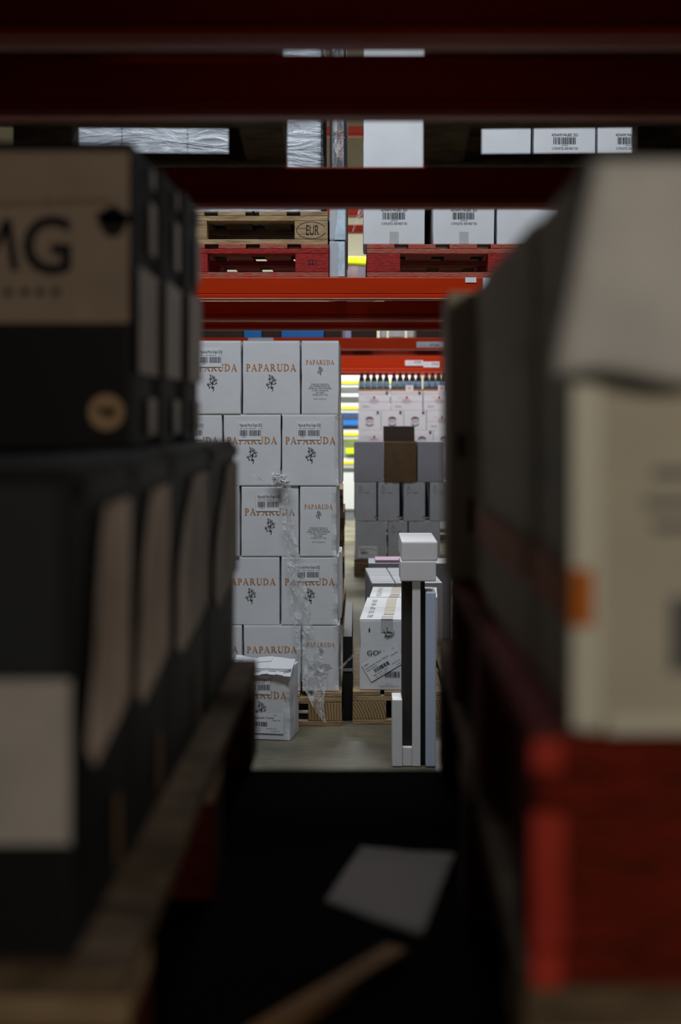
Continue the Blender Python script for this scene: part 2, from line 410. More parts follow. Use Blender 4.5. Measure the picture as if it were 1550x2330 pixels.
def topf(pr, h, e=EPS): return pr.frame((0, 0, h + e), (1, 0, 0), (0, 1, 0))

# ------------------------------------------------------------------ pallets
_P = {}
def pallet(name, label, loc, rz=0.0, W=1.2, D=0.8, deck='wood', block='wood', bottom='wood', side=None, nd=7, bw=0.145, group=None, skids=False):
    root = empty(name, loc, rz); tag(root, label, 'pallet', group)
    def part(nm, key, m, x0, x1, y0, y1, z0, z1):
        k = (W, D, key, m)
        if k not in _P:
            mb = MB().box(x0, x1, y0, y1, z0, z1); me = mb.mesh(nm, 0.003)
            me.materials.append(M[m]); _P[k] = me
        return link(nm, _P[k], None, root)
    step = (W - 0.12) / (nd - 1)
    for i in range(nd):
        x = -W / 2 + i * step
        part('deck_board', ('d', i), deck, x, x + 0.12, -D / 2, D / 2, 0.1245, 0.144)
    for j, y in enumerate((-D / 2, -0.05, D / 2 - 0.1)):
        part('stringer_board', ('s', j), side or deck, -W / 2, W / 2, y, y + 0.1, 0.1025, 0.1240)
        for i, x in enumerate((-W / 2, -bw / 2, W / 2 - bw)):
            part('block', ('b', i, j), block, x, x + bw, y + 0.0005, y + 0.0995, 0.0225, 0.1020)
        part('bottom_board', ('k', j), bottom, -W / 2, W / 2, y, y + 0.1, 0, 0.022)
    if skids:
        for i, x in enumerate((-W / 2, W / 2 - 0.1)):
            for j, (a, b) in enumerate(((-D / 2 + 0.1005, -0.0505), (0.0505, D / 2 - 0.1005))):
                part('bottom_board', ('q', i, j), bottom, x, x + 0.1, a, b, 0, 0.022)
    return root

# ------------------------------------------------------------------ pallet racks
def beam_mb(x0, x1, z0, z1, dep, face=-1):
    """box beam with a step along its lower edge; face -1 looks to the camera"""
    h = z1 - z0
    pr = [(0, z0 + 0.004), (0.003, z0), (dep, z0), (dep, z1), (0.012, z1), (0.010, z1 - 0.004), (0.010, z0 + h * 0.30), (0.013, z0 + h * 0.27), (0.010, z0 + h * 0.235), (0, z0 + h * 0.22)]
    if face > 0: pr = [(dep - y, z) for y, z in pr]
    return MB().prism(pr, x0, x1)
def rack(label, x0, x1, d0, d1, levels, zmax, name='pallet_rack'):
    """levels: (z_bottom, z_top, near y or None, far y or None)"""
    root = empty(name, ((x0 + x1) / 2, (d0 + d1) / 2, 0)); tag(root, label, 'rack')
    inv = Vector(root.location)
    beams = []
    def loc(mb): mb.v = [tuple(Vector(p) - inv) for p in mb.v]; return mb
    for xs in (x0 - 0.1, x1):
        for y in (d0, d1 - 0.09):
            mb = MB(); mb.box(xs, xs + 0.1, y, y + 0.012, 0.008, zmax); mb.box(xs, xs + 0.008, y + 0.012, y + 0.09, 0.008, zmax); mb.box(xs + 0.092, xs + 0.1, y + 0.012, y + 0.09, 0.008, zmax)
            u = loc(mb).build('upright', 'upright_blue', root)
            loc(MB().box(xs - 0.02, xs + 0.12, y - 0.02, y + 0.11, 0, 0.008)).build('foot_plate', 'steel', u)
        n = int(zmax / 0.8)
        for i in range(n):
            za, zb = 0.25 + i * 0.8, 0.25 + (i + 1) * 0.8
            if zb > zmax: break
            a, b = (d0 + 0.02, d1 - 0.02) if i % 2 == 0 else (d1 - 0.02, d0 + 0.02)
            mb = MB(); mb.prism([(a, za), (a, za + 0.03), (b, zb), (b, zb - 0.03)], xs + 0.03, xs + 0.07)
            loc(mb).build('brace', 'upright_blue', root)
    for z0, z1, a, b in levels:
        pair = []
        if a is not None: pair.append(loc(shift(beam_mb(x0 + 0.001, x1 - 0.001, z0, z1, 0.05, -1), a)).build('beam', 'beam_orange', root))
        else: pair.append(None)
        if b is not None: pair.append(loc(shift(beam_mb(x0 + 0.001, x1 - 0.001, z0, z1, 0.05, -1), b)).build('beam', 'beam_orange', root))
        else: pair.append(None)
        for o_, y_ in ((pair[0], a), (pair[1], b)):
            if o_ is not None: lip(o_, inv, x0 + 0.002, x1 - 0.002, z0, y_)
        beams.append(pair)
    return root, beams, inv
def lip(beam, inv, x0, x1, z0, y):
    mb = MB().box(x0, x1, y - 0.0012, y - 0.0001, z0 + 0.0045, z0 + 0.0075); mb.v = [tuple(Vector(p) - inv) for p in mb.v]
    mb.build('lip_edge', 'pale_edge', beam)  # thin pale pinkish line along the beam's lower lip
def shift(mb, dy):
    mb.v = [(x, y + dy, z) for x, y, z in mb.v]; return mb

# ================================================================== THE SETTING
HX0, HX1, HY0, HY1, HZ = -7.0, 7.0, -4.0, 21.0, 6.2
def struct(name, mb, m): return tag(mb.build(name, m), kind='structure')
struct('floor', MB().box(HX0, HX1, HY0, HY1, -0.1, 0), 'concrete')
struct('ceiling', MB().box(HX0, HX1, HY0, HY1, HZ, HZ + 0.1), 'ceiling_paint')
struct('wall_back', MB().box(HX0, HX1, HY1, HY1 + 0.1, 0, HZ), 'wall_paint')
struct('wall_front', MB().box(HX0, HX1, HY0 - 0.1, HY0, 0, HZ), 'ceiling_paint')
struct('wall_left', MB().box(HX0 - 0.1, HX0, HY0, HY1, 0, HZ), 'ceiling_paint')
struct('wall_right', MB().box(HX1, HX1 + 0.1, HY0, HY1, 0, HZ), 'ceiling_paint')

# ------------------------------------------------------------------ racks
Zr = lambda rel: CAM_Z + rel
DECK = Zr(-0.516)
# rack the camera looks into
r1, b1, i1 = rack('dark orange pallet rack nearest the camera, its low deck strewn with a paper sheet', -1.66, 1.52, 0.80, 1.90,
                  [(DECK - 0.12, DECK - 0.02, 0.82, 1.82), (Zr(0.516), Zr(0.62), 0.82, 1.81)], 3.0)
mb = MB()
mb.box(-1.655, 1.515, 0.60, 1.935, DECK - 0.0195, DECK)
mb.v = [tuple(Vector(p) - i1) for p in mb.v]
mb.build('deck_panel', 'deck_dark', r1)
# rack standing back to back with it
r2, b2, i2 = rack('orange pallet rack with dark pallets overhead, directly before the bright aisle', -1.66, 1.52, 2.27, 3.31,
                  [(Zr(0.523), Zr(0.6305), 2.28, None), (Zr(0.5216), Zr(0.6216), None, 3.26)], 3.0)
# move far beam so both carry the same pallet height
# rack across the aisle
r3, b3, i3 = rack('bright orange pallet rack across the aisle, red pallets on its beam', -1.66, 1.52, 5.70, 6.98,
                  [(Zr(0.510), Zr(0.6095), 5.72, 6.90)], 4.0)
r4, b4, i4 = rack('dark red pallet rack standing right behind the bright orange one', -1.66, 1.52, 7.06, 7.90,
                  [(Zr(0.516), Zr(0.6095), 7.07, 7.79)], 4.0)
r5, b5, i5 = rack('far pallet rack carrying the grey location plate over the grey cartons', -1.9, 1.9, 11.28, 12.36,
                  [(Zr(0.576), Zr(0.685), 11.30, 12.30), (Zr(1.72), Zr(1.80), 11.30, 12.30), (Zr(2.62), Zr(2.72), 11.30, 12.30), (Zr(3.17), Zr(3.27), 11.30, 12.30)], 5.0)
r6, b6, i6 = rack('farthest pallet rack, white stickers on its bright beam above the bottles', -1.9, 1.9, 13.66, 14.72,
                  [(Zr(0.466), Zr(0.642), 13.68, 14.62)], 5.0)
# plates and stickers on the beams
def plate(beam, inv, x0, x1, y0, y1, d, m='label_paper', lines=(), name='label', chamfer=0):
    xa, xb, za, zb = X(x0, d), X(x1, d), Z(y1, d), Z(y0, d)
    mb = MB().box(xa, xb, d - 0.003, d - 0.0002, za, zb); mb.v = [tuple(Vector(p) - inv) for p in mb.v]
    o = mb.build(name, m, beam)
    if lines:
        pr = Print(Vector((0, d - 0.0042, 0)) - inv)
        for (s, px, py, wpx, hpx) in lines: pr.text(s, X(px, d), Z(py, d), width=wpx / F * d, height=hpx / F * d)
        t = pr.build('lettering', 'dark_ink', beam)
    return o
plate(b3[0][0], i3, 1059, 1084, 631, 643, 5.73); plate(b3[0][0], i3, 1099, 1128, 632, 662, 5.73, lines=[('A', 1122, 647, 8, 8)])
plate(b5[0][0], i5, 948, 1012, 777.5, 794.5, 11.31, 'grey_card', lines=[('-----', 964, 785.5, 14, 6), ('AF24A', 989, 785.5, 23, 7)])
plate(b5[0][0], i5, 565, 622, 768.5, 776, 11.31, 'grey_card')
plate(b6[0][0], i6, 922, 963, 820, 832, 13.69, lines=[('---', 933, 824.5, 9, 5), ('AF25B', 950, 824, 17, 5)])
plate(b6[0][0], i6, 963.5, 1001, 823, 836, 13.69, lines=[('---', 972, 828, 9, 5), ('AF25A', 990, 828, 17, 5)])

# ================================================================== STACK OF WHITE WINE CARTONS ON THE FLOOR ACROSS THE AISLE
LW, LD, LH = 0.2518, 0.170, 0.31
def print_long(pr, fw, lab=False, roman_on=True):
    pass
def wine_proto(kind, lab, seed, bulge):
    wd, dp = (LW, LD) if kind == 'long' else (LD - 0.004, LW)
    ch = 0.0 if bulge < 0.0033 else 0.016
    o = carton(wd, dp, LH, 'white_card', seed, bulge=min(bulge, 0.004), crush=0.004, name='carton', chamfer=ch, cuts=12 if ch else 5)
    L_, E_ = Print(), Print()
    def long_face(): 
        roman(L_, 'PAPARUDA', 0.0, LH - 0.128, 0.218, 0.030)
        dancer(Em, 0.0, LH - 0.178, 0.072)
    def end_face():
        roman(L_, 'PAPARUDA', 0.0, LH - 0.100, 0.122, 0.019)
        dancer(Em, 0.0, LH - 0.127, 0.040)
    Em = E_
    faces = (front, right) if kind == 'long' else (front, right)
    a = (long_face, end_face) if kind == 'long' else (end_face, long_face)
    front(L_, dp); front(Em, dp); a[0]()
    right(L_, wd, bulge + 0.004); right(Em, wd, bulge + 0.004); a[1]()
    if kind == 'end':
        front(Em, dp)
        for i, (s, wmm) in enumerate((('Produced by / Imbuteliat de:', .075), ('SC CRAMELE RECAS SA,', .086), ('307340, jud. TIMIS, ROMANIA', .100), ('6 x 0,75 L Sticle/bottles', .072), ('Brut weight/', .036), ('Greutate bruta: 7,5 kg', .064))):
            Em.text(s, 0, LH - 0.183 - i * 0.0088, width=wmm, height=0.0058)
        Em.text('www.recaswine.ro', 0, LH - 0.245, width=0.058, height=0.0045)
    L_.build('lettering', 'orange_ink', o); E_.build('emblem', 'dark_ink', o)
    if lab:
        lb = Print(); front(lb, dp, EPS + 0.0007); lb.rect(-0.060, 0.040, LH - 0.111, LH - 0.030)
        q = lb.build('label', 'label_paper', o)
        pp = Print(); front(pp, dp, EPS + 0.0014)
        pp.text('Paparuda Pinot Grigio 2023', -0.005, LH - 0.047, width=0.096, height=0.0125)
        pp.text('BBE 31-12-2026  PAPARUDA01', -0.018, LH - 0.062, width=0.068, height=0.0036); pp.text('6 x 75', 0.033, LH - 0.062, width=0.012, height=0.0036)
        pp.bars(-0.053, -0.019, LH - 0.094, LH - 0.069, 3, 14); pp.bars(-0.014, 0.039, LH - 0.094, LH - 0.069, 4, 22)
        pp.text('5942060001', -0.035, LH - 0.0985, width=0.018, height=0.003)
        pp.build('barcode_print', 'dark_ink', q)
    return o
_W = {}
def wine(kind, lab, seed, x0, d, z, h, label, bulge=0.003, rz=0.0, group='white wine cartons on the floor pallet'):
    key = (kind, lab, seed, bulge)
    if key not in _W: o = _W[key] = wine_proto(*key)
    else: o = copy_tree(_W[key])
    wd, dp = (LW, LD) if kind == 'long' else (LD - 0.004, LW)
    o.location = (x0 + wd / 2, d + dp / 2, z); o.rotation_euler = (0, 0, rz); o.scale = (1, 1, h / LH)
    tag(o, label, 'carton', group)
    return o
DS = 5.70
px2 = lambda p: X(p, DS)
zs = [0.1455]
for h in (0.2865, 0.296, 0.3055, 0.3095, 0.3175): zs.append(zs[-1] + h + 0.0005)
def row(i): return zs[i], zs[i + 1] - zs[i] - 0.0005
pallet('pallet', 'bare wooden pallet under the tall stack of white wine cartons', (px2(778) - 0.6, 5.68 + 0.4, 0), 0, deck='wood', block='block_wood', bottom='wood')
rows = [
 (4, [('long', True, 0, 417, 'white wine carton with barcode sticker, leftmost in the top layer'), ('long', False, 1, 551.3, 'white wine carton without a sticker, middle of the top layer'), ('end', False, 2, 685, 'narrow end-on white wine carton at the right of the top layer')]),
 (3, [('long', True, 1, 374, 'white wine carton half hidden by the dark crates, second layer from the top'), ('long', True, 0, 507.5, 'stickered white wine carton in the middle of the second layer from the top'), ('long', True, 2, 641, 'stickered white wine carton at the right end of the second layer from the top')]),
 (2, [('long', False, 1, 414, 'white wine carton mostly hidden left of the stickered one, middle layer'), ('long', True, 2, 548, 'stickered white wine carton beneath the knotted film, middle layer'), ('end', False, 1, 681.5, 'end-on white wine carton with small print, right end of the middle layer')]),
 (1, [('long', False, 0, 371, 'white wine carton mostly hidden behind the dark crates, second layer from the floor'), ('long', False, 2, 504.5, 'plain-fronted white wine carton left in the second layer from the floor'), ('long', True, 1, 639, 'stickered white wine carton behind hanging film, second layer from the floor')]),
 (0, [('long', False, 2, 419, 'white wine carton hidden at the far left of the bottom layer'), ('long', False, 0, 553, 'unstickered white wine carton behind the loose one, bottom layer'), ('end', False, 3, 686.5, 'bulging end-on white wine carton at the bottom right of the stack')]),
]
rg = random.Random(3)
kind_last = lambda items, xp: xp == max(q[3] for q in items)
for i, items in rows:
    z, h = row(i)
    for kind, lab, seed, xp, label in items:
        wine(kind, lab, seed, px2(xp), DS + rg.uniform(-0.003, 0.006), z, h, label, bulge=0.004 if kind_last(items, xp) and i < 4 else 0.003)
# second carton deep, along the right flank
for i, kind, xp, dd, nm in ((4, 'long', 641, 0.262, 'top'), (3, 'end', 692, 0.185, 'second'), (2, 'long', 638, 0.262, 'middle'), (1, 'end', 690, 0.185, 'fourth'), (0, 'long', 636, 0.262, 'bottom')):
    z, h = row(i)
    wine(kind, False, 1, px2(xp), DS + dd, z, h, 'white wine carton one row back on the right flank, %s layer' % nm)

# loose, torn carton on the floor in front of the stack
def loose():
    d = 5.42
    o = wine('long', True, 5, 0, 0, 0, 0.295, 'battered white wine carton with torn-open flap standing loose on the floor', bulge=0.006, group='loose')
    del o['group']
    o.location = (X(601, d) , d + 0.10, 0.001); o.rotation_euler = (0, 0, R(-9))
    fl = MB(); n = 8
    for i in range(n):
        a, b = -LW / 2 + LW * i / n, -LW / 2 + LW * (i + 1) / n
        dz = lambda x: 0.004 * math.sin(x * 40) - 0.003
        for k in range(3):
            y0, y1 = -LD / 2 - 0.012 + k * 0.035, -LD / 2 - 0.012 + (k + 1) * 0.035
            zz = lambda y: LH - 0.006 + (y + LD / 2) * 0.42 - (0.012 if y < -LD / 2 else 0)
            fl.poly([(a, y0, zz(y0) + dz(a)), (b, y0, zz(y0) + dz(b)), (b, y1, zz(y1) + dz(b)), (a, y1, zz(y1) + dz(a))])
    f = fl.build('open_flap', 'white_card', o)
    md = f.modifiers.new('thick', 'SOLIDIFY'); md.thickness = 0.004
    lb = Print(); front(lb, LD, EPS + 0.0007); lb.rect(-0.130, 0.095, 0.030, 0.118); q = lb.build('shipping_label', 'label_paper', o)
    p = Print(); front(p, LD, EPS + 0.0014)
    p.text('Grigio, Paparuda, Cramel', -0.005, 0.098, width=0.118, height=0.009); p.text('5942060001004', -0.055, 0.087, width=0.06, height=0.006); p.text('Origin: RO', 0.065, 0.087, width=0.034, height=0.005)
    p.bars(-0.085, 0.028, 0.060, 0.079, 8, 34); p.text('Lot L2023 : 09/01/24', -0.04, 0.052, width=0.08, height=0.004); p.text('Best before date', 0.045, 0.052, width=0.042, height=0.004)
    p.text('Qty 06 - 40712', -0.03, 0.041, width=0.06, height=0.004); p.text('Location: 01', 0.06, 0.041, width=0.04, height=0.004); p.text('cs', 0.06, 0.110, width=0.012, height=0.005)
    p.build('barcode_print', 'dark_ink', q)
loose()

bc = empty('black_panel', (-0.0465, 6.32, 0)); tag(bc, 'low black panel on edge in the gap between the two floor pallets', 'panel')
MB().box(-0.020, 0.020, -0.54, 0.54, 0.0, 0.37).build('panel_board', 'black_card', bc, bevel=0.004)
MB().box(-0.021, 0.021, -0.543, -0.5405, 0.218, 0.231).build('rim', 'grey_plastic', bc)
# stretch film hanging down the stack
def ribbon(name, pts, widths, m, label, seed=1, steps=14, cols=7, amp=0.010):
    rgn = random.Random(seed); mb = MB(); P = []
    for i in range(len(pts) - 1):
        for k in range(steps):
            t = k / steps
            a, b = Vector(pts[i]), Vector(pts[i + 1]); P.append((a.lerp(b, t), widths[i] * (1 - t) + widths[i + 1] * t))
    P.append((Vector(pts[-1]), widths[-1]))
    off = seed * 7.3
    for i, (c, wd) in enumerate(P):
        for j in range(cols):
            u = (j / (cols - 1) - 0.5) * wd
            nz = noise.noise(Vector((u * 60 + off, c.z * 22, off))) ; n2 = noise.noise(Vector((u * 90, c.z * 60 + off, 3 + off)))
            mb.v.append((c.x + u + 0.3 * amp * n2, c.y - amp * (nz + 0.6 * n2) * 0.5 - amp * 0.6, c.z + 0.2 * amp * nz))
    for i in range(len(P) - 1):
        for j in range(cols - 1):
            a = i * cols + j; mb.f.append((a, a + 1, a + cols + 1, a + cols))
    return tag(mb.build(name, m, smooth=False), label, 'film')
Y0 = DS - 0.012
pt = lambda a, b, y=Y0: (X(a, DS), y, Z(b, DS))
fm = ribbon('stretch_film', [pt(640, 1085, Y0 - .01), pt(652, 1110, Y0 - .012), pt(657, 1200), pt(672, 1290), pt(690, 1420), pt(706, 1480), pt(716, 1560, Y0 - 0.004), pt(724, 1600, Y0 - 0.03), pt(741, 1636, Y0 - 0.045)],
       [0.055, 0.045, 0.050, 0.06, 0.085, 0.11, 0.10, 0.05, 0.012], 'stretch_film', 'long clear stretch film hanging down the white wine carton stack', 2)
k1 = ribbon('knot', [pt(600, 1070, Y0 - .012), pt(585, 1083, Y0 - .014)], [0.0, 0.0], 'stretch_film', None, 3, steps=2)
bpy.data.objects.remove(k1)
def wisp(parent, name, pts, wd, seed):
    o = ribbon(name, [pt(a, b, Y0 - 0.014) for a, b in pts], [wd * (0.5 + 0.5 * math.sin(1.0 + i)) + 0.004 for i in range(len(pts))], 'stretch_film', None, seed, steps=6, cols=4)
    for k in ('label', 'category'):
        if k in o: del o[k]
    o.parent = parent
wisp(fm, 'film_tail', [(576, 1079), (592, 1092), (610, 1102), (630, 1108)], 0.018, 4)
wisp(fm, 'film_tail', [(634, 1066), (622, 1086), (630, 1106)], 0.012, 5)
wisp(fm, 'film_tail', [(640, 1068), (645, 1090), (655, 1108)], 0.014, 6)
def crumple(parent, name, c, r, sd):
    bm = bmesh.new(); bmesh.ops.create_icosphere(bm, subdivisions=4, radius=1.0)
    for v in bm.verts:
        n = noise.noise(v.co * 2.2 + Vector((sd, 0, 0))) + 0.6 * noise.noise(v.co * 5 + Vector((0, sd, 0)))
        v.co = Vector((v.co.x * r[0], v.co.y * r[1], v.co.z * r[2])) * (1 + 0.55 * n)
    me = bpy.data.meshes.new(name); bm.to_mesh(me); bm.free()
    link(name, me, 'crumpled_film', parent, c)
crumple(fm, 'film_knot', (X(640, DS), Y0 - 0.020, Z(1092, DS)), (0.030, 0.012, 0.022), 2.0)
crumple(fm, 'film_knot', (X(628, DS), Y0 - 0.020, Z(1084, DS)), (0.018, 0.010, 0.016), 5.0)
# film strands between the two floor pallets
st = ribbon('film_strand', [(X(775, 5.74), 5.74, Z(1521, 5.74)), (X(790, 5.74), 5.74, Z(1504, 5.74)), (X(812, 5.74), 5.74, Z(1484, 5.74))], [0.02, 0.014, 0.022], 'stretch_film', 'twisted clear film strand stretched between the two floor pallets', 9, steps=8, cols=4, amp=0.006)

# ================================================================== RED AND WOODEN PALLETS, LOADS ON THE ORANGE BEAM
BT = Zr(0.6100)
PD = 5.735
pallet('pallet', 'worn red pallet numbered 221 lying on the orange beam', (X(748, PD) - 0.6, PD + 0.5, BT), 0, D=1.0, deck='worn_red_wood', block='red_wood', bottom='worn_red_wood', side='red_wood')
eur = pallet('pallet', 'bare wooden pallet stamped EUR on top of the red pallet', (X(746, PD) - 0.6, PD + 0.51, BT + 0.1445), 0, D=1.0, deck='wood', block='wood', bottom='wood')
redp = [o for o in bpy.data.objects if o.get('label', '').startswith('worn red pallet numbered')][0]
pr = Print((0.6 - 0.0725, -0.5 - 0.0005, 0)); pr.text('221', 0.0, 0.066, width=0.040, height=0.022, rot=R(4)); pr.build('lettering', 'dark_ink', redp)
pr = Print((0.6 - 0.0725, -0.5 - 0.0005, 0)); pr.text('EUR', 0.006, 0.063, width=0.056, height=0.044)
pr.arc(0, 0.062, 0.062, 0.0645, 20, 345, 30, sy=0.58); pr.build('stamp', 'dark_ink', eur)
right_red = pallet('pallet', 'splintered red pallet under the stack of malbec cartons', (X(835, PD) + 0.6, PD + 0.5, BT), 0, D=1.0, deck='worn_red_wood', block='red_wood', bottom='worn_red_wood', side='worn_red_wood')

# cartons with wine type print on the right red pallet
AW, AD, AH = 0.272, 0.36, 0.3265
def malbec_proto(kind, seed):
    o = carton(AW, AD, AH, 'white_card', seed, bulge=0.003, crush=0.004)
    p = Print(); front(p, AD)
    if kind == 'code':
        p.text('ADNAMS MALBEC 2021', 0, 0.150, width=0.115, height=0.012); p.bars(-0.050, 0.048, 0.109, 0.139, 5 + seed, 32)
        p.text('5029390012045', 0, 0.104, width=0.03, height=0.004); p.text('12 X 750 ML BOTTLES   GROSS WEIGHT 17.5KG', 0, 0.091, width=0.112, height=0.0105)
        p.build('lettering', 'dark_ink', o)
        t = Print(); front(t, AD, EPS - 0.0008); t.rect(-0.02, 0.02, -0.001 + 0.003, 0.055); t.build('tape', 'tape', o)
    elif kind == 'bottles':
        p.text('CONTIENE', 0.030, 0.046, width=0.030, height=0.0085); p.text('12', 0.052, 0.048, width=0.009, height=0.012); p.text('BOTELLAS x', 0.078, 0.046, width=0.036, height=0.0085); p.text('750ml', 0.113, 0.048, width=0.028, height=0.012)
        p.build('lettering', 'dark_ink', o)
    return o
_A = {}
def malbec(kind, seed, xp, layer, label, sx=1.0):
    k = (kind, seed)
    if k not in _A: o = _A[k] = malbec_proto(*k)
    else: o = copy_tree(_A[k])
    o.scale = (sx, 1, 1)
    o.location = (X(xp, PD) + AW * sx / 2, PD + AD / 2 + 0.01, BT + 0.1445 + layer * (AH + 0.0008))
    tag(o, label, 'carton', 'white malbec cartons on the red pallet')
malbec('code', 0, 826, 0, 'white barcoded carton at the left front corner of the splintered red pallet')
malbec('code', 1, 985, 0, 'white barcoded carton second from the left on the splintered red pallet')
malbec('bottles', 0, 1131, 0, 'white carton with bottle-count print but no barcode, on the red pallet')
malbec('code', 2, 1278, 0, 'white carton at the hidden right end of the splintered red pallet')
malbec('plain', 0, 826, 1, 'plain white carton in the second layer beside the gap, right load')
malbec('plain', 1, 971, 1, 'plain narrow white carton hidden behind the overhead pallet block, right load', 0.62)
malbec('bottles', 1, 1068, 1, 'white second-layer carton with only 750ml print showing, right load')
malbec('code', 0, 1215, 1, 'barcoded white second-layer carton in the middle of the dark pallet opening')
malbec('code', 1, 1361, 1, 'barcoded white second-layer carton at the right of the dark pallet opening')
malbec('plain', 0, 827, 2, 'plain white carton on the third layer, seen in the top slit')
malbec('plain', 1, 971, 2, 'plain white third-layer carton at the right of the top slit')
malbec('plain', 1, 1115, 2, 'plain white third-layer carton hidden above the dark pallet')
for k, xp in enumerate((826, 985, 1131, 1278)):
    pass
for nm, cx, wd_, hh in (('left', X(748, PD) - 0.6, 1.14, 0.9), ('right', X(835, PD) + 0.6, 1.14, 0.98)):
    o = carton(wd_, 0.5, hh, 'kraft', 12, bulge=0.003, name='blocker_box'); o.location = (cx, PD + (0.74 if nm == 'left' else 0.68), (BT + 0.2890 if nm == 'left' else BT + 0.1445)); tag(o, 'unseen light-blocking brown box at the back of the %s pallet across the aisle' % nm, 'box')  # unseen boxes added to keep lamp light off the floor between the stacks
o = carton(1.1, 0.62, 1.2, 'kraft', 12, bulge=0.003, name='blocker_box'); o.location = (0.70, 7.45, Zr(0.6100)); tag(o, 'unseen light-blocking brown box on the dark red rack, behind the malbec cartons', 'box')  # another unseen box added to block light
# torn film fringe on the corner of that load
ribbon('film_shred', [(X(826, PD), PD + 0.05, Z(470, PD)), (X(815, PD), PD + 0.05, Z(492, PD)), (X(803, PD), PD + 0.05, Z(524, PD))], [0.03, 0.02, 0.006], 'stretch_film', 'frayed film shred hanging off the malbec carton corner', 12, steps=8, cols=4)

# left load: film wrapped cartons on the EUR pallet
ET = BT + 0.2890
CW, CD, CH = 0.285, 0.40, 0.30
proto = None
names = ('bottom', 'middle', 'top')
for lay in range(3):
    for c in range(4):
        if proto is None:
            o = proto = carton(CW, CD, CH, 'grey_card', 4, bulge=0.002)
            p = Print(); front(p, CD); p.text('gua', 0.03, 0.16, width=0.13, height=0.085); p.build('lettering', 'grey_ink', o); p = Print(); front(p, CD); p.text('HC', 0.03, 0.09, width=0.06, height=0.03); p.build('lettering', 'grey_ink', o)
        else: o = copy_tree(proto)
        o.location = (X(748, PD) - 0.045 - CW / 2 - c * (CW + 0.003), PD + 0.04 + CD / 2, ET + lay * (CH + 0.001))
        tag(o, 'film-covered grey carton on the EUR pallet, %s layer, %s from right' % (names[lay], ('first', 'second', 'third', 'fourth')[c]), 'carton', 'film-wrapped cartons on the EUR pallet')
def wrap_shell(name, x0, x1, y0, y1, z0, z1, m, label, seed, amp=0.018, nx=40, nz=26):
    mb = MB()
    def grid(o, u, v, nu, nv, nrm):
        n0 = len(mb.v)
        for i in range(nu + 1):
            for j in range(nv + 1):
                p = o + u * (i / nu) + v * (j / nv)
                edge = min(1, 6 * min(i, nu - i) / nu) * min(1, 6 * min(j, nv - j) / nv)
                q = noise.noise(Vector((p.x * 5 + p.z * 3 + seed, p.y * 6, p.z * 9))) + 0.6 * noise.noise(Vector((p.x * 14 + seed, p.y * 11, p.z * 24 + p.x * 12)))
                mb.v.append(tuple(p + nrm * (amp * (0.5 + 0.5 * q) * edge)))
        for i in range(nu):
            for j in range(nv):
                a = n0 + i * (nv + 1) + j; mb.f.append((a, a + nv + 1, a + nv + 2, a + 1))
    V = Vector
    grid(V((x0, y0, z0)), V((x1 - x0, 0, 0)), V((0, 0, z1 - z0)), nx, nz, V((0, -1, 0)))
    grid(V((x1, y0, z0)), V((0, y1 - y0, 0)), V((0, 0, z1 - z0)), 14, nz, V((1, 0, 0)))
    grid(V((x0, y1, z0)), V((0, y0 - y1, 0)), V((0, 0, z1 - z0)), 14, nz, V((-1, 0, 0)))
    grid(V((x1, y1, z0)), V((x0 - x1, 0, 0)), V((0, 0, z1 - z0)), nx, nz, V((0, 1, 0)))
    grid(V((x0, y0, z1)), V((x1 - x0, 0, 0)), V((0, y1 - y0, 0)), nx, 14, V((0, 0, 1)))
    me = mb.mesh(name, smooth=True)
    return tag(link(name, me, m), label, 'film')
xr = X(748, PD) - 0.035
wrap_shell('pallet_wrap', xr - 4 * (CW + 0.003) - 0.012, xr, PD + 0.018, PD + 0.04 + CD + 0.015, ET + 0.001, ET + 3 * CH + 0.02, 'wrap_film', 'crumpled clear film wrapped around the grey cartons on the EUR pallet', 3)

# narrow wrapped load standing between the two palletised loads
gx0, gx1 = X(749.5, 5.75), X(787.5, 5.75); gc = (gx0 + gx1) / 2; gh = (gx1 - gx0) / 2
gl = empty('wrapped_load', (gc, 6.34, BT)); tag(gl, 'narrow tall load in grey film with bluish edge, right of the EUR pallet', 'wrapped load')
def wavy(name, m, x0, x1, z0, z1, y, amp, sd):
    mb = MB(); n = 16; k = 5
    for i in range(n + 1):
        z = z0 + (z1 - z0) * i / n
        for j in range(k + 1):
            u = j / k; e = noise.noise(Vector((z * 9 + sd, u * 2, sd)))
            mb.v.append((x0 + (x1 - x0) * u + (0.010 * e if j == 0 else 0), y - 0.001 - amp * abs(noise.noise(Vector((z * 16, u * 3 + sd, 1.0)))), z))
    for i in range(n):
        for j in range(k):
            a = i * (k + 1) + j; mb.f.append((a, a + 1, a + k + 2, a + k + 1))
    return mb.build(name, m, gl, smooth=True)
MB().box(-gh, gh - 0.004, -0.59, 0.59, 0.0005, 0.160).build('lower_carton', 'grey_card', gl, bevel=0.006)
MB().box(-gh, gh, -0.59, 0.59, 0.161, 0.470).build('upper_carton', 'grey_card', gl, bevel=0.010)
tp = MB().box(-gh + 0.002, gh, -0.585, 0.59, 0.471, 1.10).build('dark_carton', 'charcoal_card', gl, bevel=0.010)
pr = Print((0, -0.5875, 0)); pr.text('Rioja', 0.008, 0.585, width=0.12, height=0.030, rot=R(90)); pr.build('lettering', 'red_ink', tp)
wavy('film_edge', 'blue_white_film', gh - 0.034, gh - 0.006, 0.005, 0.157, -0.5905, 0.008, 1.0)
wavy('film_edge', 'blue_white_film', gh - 0.044, gh - 0.004, 0.165, 0.466, -0.5905, 0.010, 4.0)
wavy('film_edge', 'stretch_film', gh - 0.060, gh - 0.010, 0.475, 1.05, -0.5875, 0.012, 7.0)

